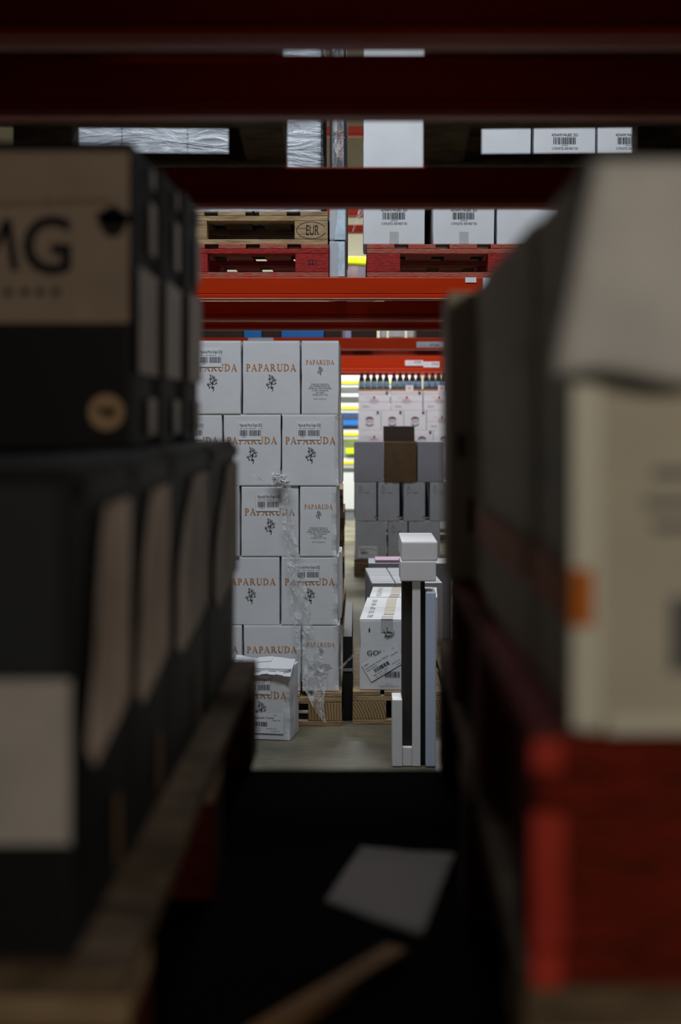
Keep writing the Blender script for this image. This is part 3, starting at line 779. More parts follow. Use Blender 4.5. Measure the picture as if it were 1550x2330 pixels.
# ================================================================== FLOOR PALLET ON THE RIGHT WITH LARGE WHITE CARTONS
GD = 5.72; gr = R(-3.2)
gp = pallet('pallet', 'light wooden pallet on the floor under the white crate-sized carton with slanted label', (X(803, GD) + 0.4, GD - 0.01 + 0.6, 0), 0, W=0.8, D=1.2, deck='wood', block='block_wood', bottom='wood', nd=6)
GW, GDp, GH = 0.335, 0.70, 0.307
o = carton(GW, GDp, GH, 'white_card', 6, bulge=0.004, crush=0.005)
o.location = (X(815.5, GD) + GW / 2 + 0.022, GD + GDp / 2 + 0.008, 0.1450); o.rotation_euler = (0, 0, gr)
tag(o, 'large white carton with slanted shipping label on the light pallet', 'carton')
p = Print(); front(p, GDp, 0.003)
px3 = lambda q: (q - 815.5) / F * GD - GW / 2
pz3 = lambda q: (1572 - q) / F * GD
p.text('GOU', px3(854), pz3(1487), width=0.075, height=0.021, align='c'); p.text('CHE', px3(912), pz3(1487), width=0.060, height=0.021)
p.bars(px3(875), px3(909), pz3(1542), pz3(1529), 11, 26); p.text('Bottled at', px3(884), pz3(1558), width=0.03, height=0.004)
p.text('CHATEAU DES VIGNES D.O.C', px3(884), pz3(1563), width=0.085, height=0.005)
p.rect(px3(838), px3(841), pz3(1437), pz3(1432)); p.disc(px3(839.5), pz3(1431.5), 0.0022); p.rect(px3(837.6), px3(841.4), pz3(1438.5), pz3(1437))
# pen-drawn grape and glass emblem
em = lambda a, b: (px3(780 + a * 240 / 1550), pz3(1200 + b * 300 / 1938))
for pts in ([(590, 1515), (610, 1550), (600, 1560), (635, 1580)], [(630, 1490), (650, 1480), (640, 1530), (660, 1540)], [(635, 1560), (660, 1545), (700, 1545), (720, 1570), (690, 1575), (650, 1560)], [(635, 1575), (610, 1610), (605, 1630)], [(720, 1580), (745, 1560), (750, 1530)],
            [(735, 1600), (750, 1570)], [(625, 1585), (640, 1600), (690, 1600), (730, 1590)], [(625, 1605), (720, 1610)], [(620, 1620), (725, 1605)], [(628, 1590), (622, 1620)], [(730, 1590), (738, 1605)], [(630, 1648), (680, 1630), (708, 1620)]):
    p.stroke([em(*q) for q in pts], 0.0018)
p.build('lettering', 'dark_ink', o)
t = Print(); front(t, GDp, 0.0024); t.rect(px3(866), px3(893), pz3(1440), GH - 0.004); topf(t, GH, 0.0014); t.rect(px3(866), px3(893), -GDp / 2, -GDp / 2 + 0.10); t.build('tape', 'tape', o)
t = Print(); topf(t, GH, 0.002); t.rect(px3(869), px3(893), -GDp / 2 + 0.14, GDp / 2 - 0.03); t.build('tan_tape', 'tan_tape', o)
t = Print(); topf(t, GH, 0.002)
for k in range(5): t.text(('FRAGILE', 'THIS SIDE', 'UP', 'VIN', 'FRANCE')[k], -GW / 2 + 0.045, -GDp / 2 + 0.09 + k * 0.12, width=0.075, height=0.024, rot=R(90))
t.build('top_print', 'dark_ink', o)
# slanted label
lb = Print(); lb.frame((px3(872), -GDp / 2 - 0.0036, pz3(1510)), (math.cos(R(31)), 0, math.sin(R(31))), (-math.sin(R(31)), 0, math.cos(R(31))))
lb.rect(-0.088, 0.088, -0.043, 0.043); q = lb.build('shipping_label', 'label_paper', o)
lp = Print(); lp.frame((px3(872), -GDp / 2 - 0.0043, pz3(1510)), (math.cos(R(31)), 0, math.sin(R(31))), (-math.sin(R(31)), 0, math.cos(R(31))))
lp.text('27857', -0.070, 0.031, width=0.025, height=0.007); lp.text('cs 12', 0.068, 0.035, width=0.014, height=0.005); lp.text('Gourmanche, Terret, 75clx12', -0.025, 0.018, width=0.115, height=0.0068)
lp.text('00012957321', -0.055, 0.006, width=0.052, height=0.006); lp.text('Vintage: 2022', 0.060, 0.012, width=0.036, height=0.005)
lp.bars(-0.052, 0.022, -0.018, -0.001, 17, 26); lp.text('BBE 01/2026 : 33014', -0.030, -0.026, width=0.070, height=0.0048); lp.text('Best before date', 0.050, -0.022, width=0.04, height=0.0045)
lp.text('Qty : 06 - 03713', -0.032, -0.036, width=0.06, height=0.0048); lp.text('Location: 02', 0.062, -0.034, width=0.036, height=0.0045)
lp.build('barcode_print', 'dark_ink', q)
G2 = copy_tree(o)
for c in list(G2.children):
    if c.name.split('.')[0] in ('shipping_label',):
        for g in list(c.children): bpy.data.objects.remove(g)
        bpy.data.objects.remove(c)
G2.scale = (1, 0.55, 1)
G2.location = (o.location.x + 0.041, o.location.y + GDp / 2 + 0.012 + GDp * 0.55 / 2, 0.1450)
tag(G2, 'shorter white carton with tan taped top, behind the slant-labelled one', 'carton')
# six small cartons behind it on the floor
for k in range(6):
    c, rw = k % 3, k // 3
    if k == 0: s0 = b = carton(0.125, 0.36, 0.448, 'grey_card', 7, bulge=0.001, crush=0.001)
    else: b = copy_tree(s0)
    a = R(2.6); lx, ly = 0.0635 + c * 0.127, 0.18 + rw * 0.362
    ox, oy = X(846, 7.0), 7.0
    b.location = (ox + lx * math.cos(a) - ly * math.sin(a), oy + lx * math.sin(a) + ly * math.cos(a), 0.001); b.rotation_euler = (0, 0, a)
    tag(b, 'slim grey floor carton, %s row of six, %s from the left' % (('near', 'far')[rw], ('first', 'second', 'third')[c]), 'carton', 'six slim grey cartons on the floor')
b = carton(0.5, 0.30, 0.455, 'grey_card', 8, bulge=0.001); b.location = (X(838, 8.0) + 0.25, 8.05, 0.0005); tag(b, 'pale blue-grey carton behind the six slim ones', 'carton')
b = MB().box(-0.16, 0.16, -0.1, 0.1, 0, 0.014).build('catalogue', 'pink_paper', None, bevel=0.002, loc=(X(850, 8.0) + 0.17, 8.05, 0.457)); tag(b, 'pink catalogue lying on the pale blue-grey carton', 'catalogue')

# ================================================================== GREY CARTON STACK ON A FAR PALLET
KD = 11.0
kx = lambda q: X(q, KD); kz = lambda q: Z(q, KD)
pallet('pallet', 'dark brown pallet under the far grey carton stack', (kx(806) + 0.6, KD + 0.4, 0), 0, deck='dark_wood', block='dark_wood', bottom='dark_wood', side='kraft')
def kbox(x0, x1, z0, z1, m, label, seed, tape=True, lab=False, dp=0.36, dy=0.0):
    wd = (x1 - x0) / F * KD; h = z1 - z0
    o = carton(wd, dp, h, m, seed, bulge=0.002, crush=0.003, flaps=True)
    o.location = (kx((x0 + x1) / 2), KD + dp / 2 + dy, z0); tag(o, label, 'carton')
    if tape:
        t = Print(); front(t, dp, 0.003); c = 0.01
        t.rect(c - 0.022, c + 0.022, h - 0.085, h - 0.004); t.build('tape', 'tape', o); t = Print(); front(t, dp, 0.003); t.rect(c - 0.026, c + 0.022, 0.004, 0.07); t.build('tape', 'tape', o)
        p = Print(); front(p, dp, 0.003)
        x = -wd / 2 + 0.045
        for sx_ in (-1, 1): p.stroke([(x + sx_ * 0.011, h - 0.09), (x + sx_ * 0.011, h - 0.055), (x + sx_ * 0.004, h - 0.04), (x + sx_ * 0.004, h - 0.025)], 0.0022)
        p.stroke([(x - 0.011, h - 0.09), (x + 0.011, h - 0.09)], 0.0022)
        p.build('bottle_print', 'grey_ink', o)
        e = Print(); front(e, dp, 0.003); e.rect(wd / 2 - 0.02, wd / 2 - 0.004, 0.036, 0.04); e.rect(wd / 2 - 0.014, wd / 2 - 0.008, 0.032, 0.044); e.build('mark', 'dark_ink', o)
    if lab:
        l = Print(); front(l, dp, 0.003); l.rect(-0.105, 0.055, 0.012, 0.115); q = l.build('shipping_label', 'label_paper', o)
        p = Print(); front(p, dp, 0.004); p.text('27', -0.09, 0.102, width=0.016, height=0.007); p.text('Sauvignon Blanc 2022, 75cl', -0.035, 0.09, width=0.115, height=0.009); p.text('00198845', -0.07, 0.078, width=0.05, height=0.007)
        p.bars(-0.085, -0.02, 0.045, 0.067, 21, 18); p.text('Best before date', 0.0, 0.036, width=0.05, height=0.006); p.text('Qty 06 - 0411', -0.06, 0.022, width=0.06, height=0.006); p.text('Origin', 0.035, 0.078, width=0.03, height=0.006)
        p.build('barcode_print', 'dark_ink', q)
    return o
z0 = 0.1450; z1 = kz(1186) ; z2 = kz(1097); z3 = kz(1005)
kbox(808, 880, z0, z1 - 0.0005, 'grey_card', 'grey carton with a white shipping label at the bottom left of the far stack', 1, False, True)
kbox(882.5, 928, z0, z1 - 0.0005, 'grey_card', 'narrow grey carton right of the labelled one, bottom of the far stack', 2)
kbox(930, 1003, z0, z1 - 0.0005, 'grey_card', 'wide grey carton at the bottom right of the far stack', 3, False)
for k, (a, b_) in enumerate(((808, 857), (860, 909.5), (918, 968), (978, 1028))):
    kbox(a, b_, z1, z2 - 0.0005, 'grey_card', 'taped grey carton, %s in the middle layer of the far stack' % ('leftmost', 'second from left', 'third from left', 'fourth from left')[k], k)
kb = carton(0.78, 0.30, z2 - z1 - 0.004, 'black_card', 3, bulge=0.001); kb.location = (kx(912), KD + 0.56, z1); tag(kb, 'added black box darkening the gaps in the middle layer of the far stack', 'carton')  # black box added so the gaps between the cartons read dark
kbox(805, 873, z2, z3 - 0.0005, 'violet_grey_card', 'blank dark grey carton left of the open brown box', 4, False)
kbox(950, 1012, z2, z3 - 0.0005, 'violet_grey_card', 'blank dark grey carton right of the open brown box', 5, False)
# open kraft box with a hanging flap
ob = empty('open_box', (kx(911.5), KD + 0.18, z2)); tag(ob, 'open brown box, one flap hanging down its front, on the far stack', 'carton')
wd = (948 - 875.5) / F * KD; h = z3 - z2; t_ = 0.005
MB().box(-wd / 2, wd / 2, -0.17, -0.17 + t_, 0, h).build('front_panel', 'brown_box', ob)
MB().box(-wd / 2, wd / 2, 0.165, 0.17, 0, h).build('back_panel', 'brown_box', ob)
MB().box(-wd / 2, -wd / 2 + t_, -0.1645, 0.1645, 0, h).build('side_panel', 'brown_box', ob); MB().box(wd / 2 - t_, wd / 2, -0.1645, 0.1645, 0, h).build('side_panel', 'brown_box', ob)
MB().box(-wd / 2 + t_, wd / 2 - t_, -0.1645, 0.1645, 0, t_).build('base_panel', 'brown_box', ob)
mb = MB(); mb.prism([(0.166, h), (0.171, h), (0.215, h + 0.125), (0.210, h + 0.127)], -wd / 2 - 0.003, wd / 2); mb.build('raised_flap', 'dark_kraft', ob)
mb = MB(); mb.prism([(-0.1655, h + 0.001), (-0.172, h + 0.003), (-0.181, h - 0.01), (-0.186, 0.0), (-0.182, 0.0), (-0.176, h - 0.012)], -wd / 2, wd / 2); mb.build('hanging_flap', 'brown_box', ob)

# ================================================================== BEER CASES AND BOTTLES FARTHER BACK
BD = 14.0
bx = lambda q: X(q, BD); bz = lambda q: Z(q, BD)
KB = 14.0 / 12.55
CWd, CHt, CDp = 0.337, 0.219, 0.29
pallet('pallet', 'pallet under the white beer cases, behind the grey stack', (bx(816) + 0.6, BD + 0.4, 0), 0, deck='dark_wood', block='dark_wood', bottom='dark_wood')
def case_proto(kind):
    wd = CWd if kind == 'wide' else 0.240
    o = carton(wd, CDp, CHt, 'white_card', 9, bulge=0.001, crush=0.001, flaps=False, name='beer_case')
    r_, d_ = Print(), Print(); front(r_, CDp, 0.003); front(d_, CDp, 0.003)
    if kind == 'wide':
        r_.disc(0.0, 0.150, 0.013); r_.text('PERONI', 0, 0.125, width=0.085, height=0.013); r_.rect(-0.055, 0.055, 0.106, 0.1085)
        d_.rect(-wd / 2 + 0.004, wd / 2 - 0.004, 0.1025, 0.104); d_.text('NASTRO AZZURRO', 0, 0.088, width=0.07, height=0.008); d_.text('Peroni', -0.09, 0.052, width=0.06, height=0.017); d_.text('birra', -0.06, 0.150, width=0.05, height=0.008)
    else:
        r_.disc(0, 0.140, 0.011); r_.text('PERONI', 0, 0.108, width=0.08, height=0.015)
        d_.arc(0, 0.105, 0.036, 0.050, 30, 150, 10); d_.arc(0, 0.105, 0.044, 0.053, 215, 325, 10); d_.text('NASTRO', 0, 0.092, width=0.06, height=0.008)
    d_.rect(wd / 2 - 0.045, wd / 2 - 0.022, CHt - 0.03, CHt - 0.003); d_.p2([(wd / 2 - 0.045, CHt - 0.03), (wd / 2 - 0.0335, CHt - 0.038), (wd / 2 - 0.022, CHt - 0.03)])
    r_.build('red_print', 'red_ink', o); d_.build('blue_print', 'blue_ink', o)
    return o
_B = {}
def case(kind, x, z, label, group='white beer cases on the far pallet'):
    if kind not in _B: o = _B[kind] = case_proto(kind)
    else: o = copy_tree(_B[kind])
    o.location = (x, BD + CDp / 2, z); tag(o, label, 'beer case', group)
lay = CHt + 0.0005; ztop = bz(890) - lay
base = 0.1450; nl = 7
lay = (bz(890) - base) / nl; CHk = lay
for l in range(nl - 1, -1, -1):
    z = base + l * lay
    if l == nl - 2:
        xs = [bx(815.5) + 0.12 + i * 0.2415 for i in range(3)]
        for i, x in enumerate(xs): case('end', x, z, 'end-on white beer case with arched badge, %s from the left' % ('first', 'second', 'third')[i])
        case('wide', bx(815.5) + 3 * 0.2415 + CWd / 2 + 0.002, z, 'white beer case right of the three arched badges')
    elif l == nl - 3:
        case('wide', bx(815.5) + CWd / 2, z, 'white beer case left of the open brown box')
        case('end', bx(815.5) + CWd + 0.12 + 0.22, z, 'end-on white beer case peeking right of the open brown box')
        case('end', bx(815.5) + CWd + 0.12 + 0.4615, z, 'white beer case under the lone wide one, far right')
    else:
        for i in range(3):
            if l == nl - 1: case('wide', bx(815.5) + CWd / 2 + i * (CWd + 0.009), z, 'white beer case directly under the bottles, %s' % ('leftmost', 'middle', 'rightmost')[i])
            else: case('wide', bx(815.5) + CWd / 2 + i * (CWd + 0.009), z, 'white beer case low in the far pile, hidden behind grey cartons', 'hidden lower beer cases')
for o in list(bpy.data.objects):
    if o.name.startswith('beer_case') and o.parent is None: o.scale = (1, 1, (lay - 0.0006) / CHt)
# trays and bottles
bt0 = base + nl * lay
bprof = [(0.0, 0.0), (0.029, 0.0), (0.0305, 0.006), (0.0305, 0.115), (0.025, 0.143), (0.0155, 0.170), (0.0132, 0.206), (0.0155, 0.208), (0.0155, 0.220), (0.0, 0.220)]
bproto = None
for k in range(3):
    tr = empty('bottle_tray', (bx(815.5) + CWd / 2 + k * (CWd + 0.009), BD + 0.13, bt0 + 0.0005)); tag(tr, 'brown cardboard bottle tray on the beer cases, %s' % ('leftmost', 'middle', 'rightmost')[k], 'tray')
    mb = MB(); mb.box(-0.163, 0.163, -0.10, 0.10, 0, 0.003); mb.build('tray_base', 'kraft', tr)
    mb = MB(); mb.box(-0.167, 0.167, -0.104, -0.1005, 0, 0.026); mb.box(-0.167, 0.167, 0.1005, 0.104, 0, 0.026); mb.box(-0.167, -0.1635, -0.10, 0.10, 0, 0.026); mb.box(0.1635, 0.167, -0.10, 0.10, 0, 0.026); mb.build('tray_rim', 'kraft', tr)
    if k > 0:
        mb = MB(); mb.box(-0.03 + 0.02, 0.05 + 0.02, -0.107, -0.1045, 0.005, 0.062); q = mb.build('price_tag', 'label_paper', tr)
        p = Print((0.03, -0.1078, 0.033)); p.text('B24', 0, 0.006, width=0.035, height=0.013); p.text('000', 0, -0.010, width=0.035, height=0.010); p.build('tag_print', 'dark_ink', q)
    for c in range(5):
        for rw in range(2):
            if bproto is None:
                o = bproto = MB().lathe(bprof, 14).build('bottle', 'bottle_glass', smooth=True)
                MB().lathe([(0.0308, 0.035), (0.0311, 0.036), (0.0311, 0.100), (0.0308, 0.101)], 14).build('bottle_label', 'bottle_paper', o, smooth=True)
            else: o = copy_tree(bproto)
            o.location = (tr.location.x - 0.132 + c * 0.066, tr.location.y - 0.055 + rw * 0.09, bt0 + 0.0040)
            tag(o, 'dark beer bottle in the %s tray, %s row, %s from the left' % (('leftmost', 'middle', 'rightmost')[k], ('front', 'back')[rw], ('first', 'second', 'third', 'fourth', 'fifth')[c]), 'bottle', 'dark bottles in trays')

# ================================================================== FAR SHELVING BEHIND THE GAP
SD = 17.0
sx = lambda q: X(q, SD); sz = lambda q: Z(q, SD)
sh = empty('shelving_unit', (sx(796), SD, 0)); tag(sh, 'bright white shelving with yellow edge strips at the end of the gap', 'shelving')
mb = MB(); mb.box(-0.9, 0.9, 0.11, 0.14, 0, 2.0); mb.build('back_panel', 'shelf_grey', sh)
for s in (-0.9, 0.86): MB().box(s, s + 0.04, 0, 0.1095, 0, 2.0).build('side_post', 'shelf_white', sh)
for y in (870, 928, 988, 1053):
    z = sz(y)
    MB().box(-0.8595, 0.8595, -0.02, 0.1095, z - 0.018, z + 0.018).build('yellow_strip', 'yellow_strip', sh)
    MB().box(-0.8595, 0.8595, -0.012, 0.105, z + 0.0185, z + 0.062).build('shelf_board', 'shelf_white', sh)
    MB().box(-0.8595, 0.8595, -0.012, 0.105, z - 0.062, z - 0.0185).build('shelf_board', 'shelf_white', sh)
z = sz(962); bb_ = MB().box(-0.8595, 0.8595, -0.03, 0.1095, z - 0.03, z + 0.03).build('blue_strip', 'blue_plastic', sh)
z = sz(899); MB().box(-0.8595, 0.8595, -0.02, 0.1095, z - 0.02, z + 0.02).build('shelf_board', 'shelf_white', sh)
z = sz(1026); MB().box(-0.05, 0.8595, -0.03, 0.1, z - 0.035, z + 0.035).build('lime_strip', 'lime_cloth', sh)
MB().box(-0.8595, 0.8595, -0.015, 0.108, 0.15, sz(1075)).build('lower_panel', 'shelf_white', sh)
MB().box(-0.8595, 0.8595, -0.005, 0.108, 0.0, 0.149).build('plinth', 'grey_plastic', sh)
# lime sack and steel drum high in the gap
dr = empty('steel_drum', (X(800, 14.0), 14.2, Zr(0.6425))); tag(dr, 'tall grey drum with a lime cover, seen in the gap beside the red pallet', 'drum')
MB().lathe([(0, 0), (0.24, 0), (0.25, 0.01), (0.25, 0.33), (0.257, 0.34), (0.25, 0.35), (0.25, 0.66), (0.257, 0.67), (0.25, 0.68), (0.25, 0.985), (0, 0.985)], 24).build('drum_body', 'steel', dr, smooth=False)
MB().lathe([(0.252, 0.97), (0.258, 0.972), (0.262, 1.03), (0.24, 1.06), (0, 1.07)], 24).build('lime_cover', 'lime_cloth', dr, smooth=True)
for k, (a, b_) in enumerate(((555, 595), (640, 737))):
    pass
for k, (a, b_, m_, lab_) in enumerate(((430, 553, 'dark_kraft', 'dark crate far back in the slit, left of both blue crates'), (555, 595, 'blue_plastic', 'small blue crate glimpsed in the slit above the white wine cartons'), (597, 638, 'dark_kraft', 'dark crate between the two blue crates in the slit'),
        (640, 737, 'blue_plastic', 'wide blue crate glimpsed in the slit above the white wine cartons'), (739, 777, 'dark_kraft', 'dark crate right of the wide blue crate in the slit'), (799, 858, 'dark_kraft', 'dark crate above the far beam, left of the pale tubs'), (948, 1030, 'dark_kraft', 'dark crate above the far grey location plate'))):
    cr = empty('crate', ((X(a, 11.31) + X(b_, 11.31)) / 2, 11.31 + 0.5, Zr(0.6855))); tag(cr, lab_, 'crate'); hw = (X(b_, 11.31) - X(a, 11.31)) / 2
    MB().box(-hw, hw, -0.5, 0.5, 0, 0.27).build('crate_body', m_, cr, bevel=0.006)
    MB().box(-hw + 0.001, hw - 0.001, -0.499, 0.499, 0.2705, 0.30).build('crate_lid', m_, cr, bevel=0.004)
for k, (a, b_) in enumerate(((864, 880), (884, 922), (926, 944))):
    r_ = (X(b_, 11.4) - X(a, 11.4)) / 2
    tb = MB().lathe([(0, 0), (r_ * 0.9, 0), (r_, 0.01), (r_, 0.20), (r_ * 1.03, 0.20), (r_ * 1.03, 0.215), (0, 0.215)], 18).build('tub', 'shelf_white', smooth=False, loc=((X(a, 11.4) + X(b_, 11.4)) / 2, 11.31 + r_ + 0.02, Zr(0.6855)))
    tag(tb, 'pale round tub above the far beam, %s' % ('left one of three', 'middle and widest of three', 'right one of three')[k], 'tub')
bl = pallet('pallet', 'blue pallet far back, glimpsed in the slit over the wine cartons', (X(640, 11.25) + 0.18 , 11.78, Zr(0.6855)), 0, W=1.2, D=1.0, deck='blue_plastic', block='blue_plastic', bottom='blue_plastic') if False else None
# stack of wooden pallets behind the wine stack
for k in range(6):
    pallet('pallet', 'weathered pallet in the tall pile behind the wine stack, %s from the floor' % ('first', 'second', 'third', 'fourth', 'fifth', 'sixth')[k], (X(783 - 3 * (k % 2), 8.5) - 0.6, 8.5 + 0.4, 0.0002 + k * 0.1446), R(0.6 * (k % 3 - 1)), deck='wood', block='dark_wood', bottom='wood', group='pile of weathered pallets')

# ================================================================== OVERHEAD PALLETS AND ADDED LIGHT-BLOCKING BOXES (racks nearest the camera)
OT2 = Zr(0.6312)
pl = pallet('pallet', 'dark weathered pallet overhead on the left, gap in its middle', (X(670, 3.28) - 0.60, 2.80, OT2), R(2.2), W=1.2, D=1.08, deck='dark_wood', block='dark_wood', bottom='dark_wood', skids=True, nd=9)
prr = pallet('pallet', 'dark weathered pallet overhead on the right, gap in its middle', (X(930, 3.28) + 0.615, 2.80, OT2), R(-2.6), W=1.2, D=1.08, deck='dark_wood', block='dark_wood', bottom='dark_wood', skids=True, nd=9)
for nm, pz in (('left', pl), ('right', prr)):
    o = carton(1.16, 1.04, 0.95, 'dark_kraft', 11, bulge=0.004, name='blocker_box'); o.location = pz.location + Vector((0, 0, 0.1450)); o.rotation_euler = pz.rotation_euler  # unseen load added to keep aisle light out of the near bay
    tag(o, 'huge unseen light-blocking box on the dark overhead %s pallet' % nm, 'box')
for nm, x in (('left', -0.87), ('right', 0.83)):  # pallets and boxes out of view, added to block light
    pz = pallet('pallet', 'added pallet above the camera, out of sight to the %s, under a light blocker' % nm, (x, 1.335, Zr(0.6205)), 0, W=1.2, D=1.08, deck='dark_wood', block='dark_wood', bottom='dark_wood')
    o = carton(1.16, 1.04, 0.95, 'dark_kraft', 11, bulge=0.004, name='blocker_box'); o.location = pz.location + Vector((0, 0, 0.1450))
    tag(o, 'huge unseen light-blocking box above the camera to the %s' % nm, 'box')

# ================================================================== NEAR LEFT: BLACK AND WHITE CARTONS
NT = Zr(-0.364)   # left pallet top
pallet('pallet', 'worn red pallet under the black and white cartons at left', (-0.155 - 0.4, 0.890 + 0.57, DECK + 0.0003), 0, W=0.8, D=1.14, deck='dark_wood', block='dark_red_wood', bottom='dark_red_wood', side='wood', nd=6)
NP = DECK + 0.0003 + 0.1445
LOWH = Zr(-0.034) - NP
def low_carton(y0, y1, xr, seed, label, first=False):
    wd, dp = 0.30, y1 - y0 - 0.003
    o = carton(wd, dp, LOWH, 'black_card', seed, bulge=0.002, crush=0.002)
    o.location = (xr - wd / 2, (y0 + y1) / 2, NP + 0.0002); tag(o, label, 'carton', 'black cartons with tan artwork at left')
    p = Print(); right(p, wd, 0.005); n = 14; rgn = random.Random(seed); base_z, top_z = LOWH * 0.42, LOWH - 0.032
    prev = None
    for i in range(n + 1):
        t = i / n; z = base_z + (top_z - base_z) * t
        lft = -dp / 2 + dp * (0.06 + 0.40 * t ** 1.3 + 0.05 * math.sin(5 * t + seed)); zl = z
        rt = dp / 2 - 0.010
        if prev: p.p2([(prev[0], prev[1]), (rt, prev[1] + 0.0), (rt, zl), (lft, zl)])
        prev = (lft, zl)
    p.p2([(-dp / 2 + dp * 0.06, base_z), (-dp / 2 + dp * 0.2, base_z - 0.02), (dp / 2 - 0.01, base_z + 0.0001), (dp / 2 - 0.01, base_z)])
    p.build('printed_artwork', 'tan_print', o)
    e = Print(); right(e, wd, 0.0045); e.rect(-dp / 2 + 0.01, dp / 2 - 0.01, LOWH - 0.024, LOWH - 0.008); e.build('dark_band', 'charcoal_card', o); e = Print(); right(e, wd, 0.0045); e.rect(dp * 0.12, dp * 0.12 + 0.02, 0.02, 0.075); e.build('tan_patch', 'kraft', o)
    if first:
        e = Print(); front(e, dp, 0.003); e.rect(-wd / 2 + 0.003, wd / 2 - 0.003, 0.080, LOWH - 0.145); e.build('white_band', 'pale_print', o)
        e = Print(); front(e, dp, 0.003); e.rect(-wd / 2 + 0.003, wd / 2 - 0.010, LOWH - 0.142, LOWH - 0.012); e.build('dark_band', 'charcoal_card', o)
    return o
low_carton(0.90, 1.10, -0.193, 0, 'nearest black carton at left with a broad white band across its front', True)
low_carton(1.10, 1.32, -0.192, 1, 'second black carton back in the lower left row, tan artwork')
low_carton(1.32, 1.66, -0.191, 2, 'third black carton back in the lower left row, tan artwork')
low_carton(1.66, 2.02, -0.188, 3, 'farthest black carton in the lower left row, before the white stack')
UP = NP + LOWH + 0.0008
UPH = Zr(0.296) - UP
def up_carton(y0, y1, xr, seed, label, first=False):
    wd, dp = 0.36, y1 - y0 - 0.002
    o = carton(wd, dp, UPH, 'black_card', seed, bulge=0.002, crush=0.002)
    o.location = (xr - wd / 2, (y0 + y1) / 2, UP); tag(o, label, 'carton', 'black and white cartons in the upper left row')
    rel = lambda q: Zr(q) - UP
    p = Print(); right(p, wd, 0.005)
    p.p2([(-dp / 2 + 0.004, rel(0.048)), (dp / 2 - 0.004, rel(0.048)), (dp / 2 - 0.004, rel(0.163)), (-dp / 2 + 0.004, rel(0.163))])
    p.build('pale_band', 'pale_print', o)
    for za, zb, ya, yb in ((-0.020, 0.022, 0.0, 0.36), (0.185, 0.245, 0.05, 0.36), (0.262, 0.285, 0.12, 0.3)):
        p = Print(); right(p, wd, 0.005); p.rect(dp * ya, dp * yb, rel(za), rel(zb)); p.build('pale_patch', 'pale_print', o)
    if first:
        p = Print(); front(p, dp, 0.003); p.rect(-wd / 2 + 0.003, wd / 2 - 0.004, rel(0.101), rel(0.284)); q = p.build('taupe_front', 'taupe_print', o)
        f2 = lambda px, d=1.41: X(px, d) - (xr - wd / 2)
        g = lambda py, d=1.41: Z(py, d) - UP
        p = Print(); front(p, dp, 0.0036)
        [p.stroke([(f2(a_), g(b_)), (f2(c_), g(d_))], 0.0085) for a_, b_, c_, d_ in ((-95, 612, -78, 505), (-78, 505, -30, 605), (-30, 605, 18, 505), (18, 505, 35, 612))]; p.text('*G', f2(108), g(557), width=0.052, height=0.060); p.build('lettering', 'black_card', q)
        for px_ in (20, 58, 92, 128): p = Print(); front(p, dp, 0.0036); p.disc(f2(px_), g(665), 0.0045); p.build('printed_dot', 'dark_kraft', q)
        p = Print(); front(p, dp, 0.0036)
        p.stroke([(f2(228), g(495)), (f2(303), g(498))], 0.012); p.disc(f2(258), g(505), 0.014, 0.017)
        p.build('printed_knob', 'black_card', q)
        p = Print(); front(p, dp, 0.0036); p.stroke([(f2(-40), g(468)), (f2(110), g(462)), (f2(250), g(458))], 0.005); p.build('printed_line', 'kraft', q)
        s = Print(); front(s, dp, 0.0034); s.disc(f2(243), g(938), 0.0195, n=28); q = s.build('round_seal', 'seal_gold', o)
        s = Print(); front(s, dp, 0.004); s.stroke([(f2(225), g(930)), (f2(240), g(938)), (f2(258), g(932)), (f2(250), g(946))], 0.006); s.build('seal_motif', 'dark_kraft', q)
up_carton(1.41, 1.56, -0.2405, 0, 'upper left carton printed MG in bold black, round seal below', True)
up_carton(1.56, 1.71, -0.233, 1, 'second black and white carton, right behind the MG one')
up_carton(1.71, 1.86, -0.225, 2, 'farthest black and white carton of the upper left row')

# ================================================================== NEAR RIGHT: CREAM CARTONS ON TWO PALLETS
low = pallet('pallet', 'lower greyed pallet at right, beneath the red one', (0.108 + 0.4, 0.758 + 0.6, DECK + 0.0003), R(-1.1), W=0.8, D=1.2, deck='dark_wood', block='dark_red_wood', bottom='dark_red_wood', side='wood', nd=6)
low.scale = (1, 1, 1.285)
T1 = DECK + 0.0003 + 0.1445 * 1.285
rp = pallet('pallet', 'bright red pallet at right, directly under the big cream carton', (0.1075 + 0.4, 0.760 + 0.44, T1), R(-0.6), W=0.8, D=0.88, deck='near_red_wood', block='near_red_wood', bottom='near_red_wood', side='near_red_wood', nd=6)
MB().box(-0.4025, -0.383, -0.4425, -0.4405, 0.024, 0.1015).build('lit_corner_strip', 'lit_red_edge', rp)  # brighter red strips paint the light along the pallet's near left edge
MB().box(-0.4025, -0.385, -0.4425, -0.4405, 0.1255, 0.1435).build('lit_board_edge', 'lit_red_edge', rp)
MB().box(-0.4025, -0.385, -0.4425, -0.4405, 0.0005, 0.0215).build('lit_board_edge', 'lit_red_edge', rp)
T2 = T1 + 0.1445
RH = Zr(0.143) - T2
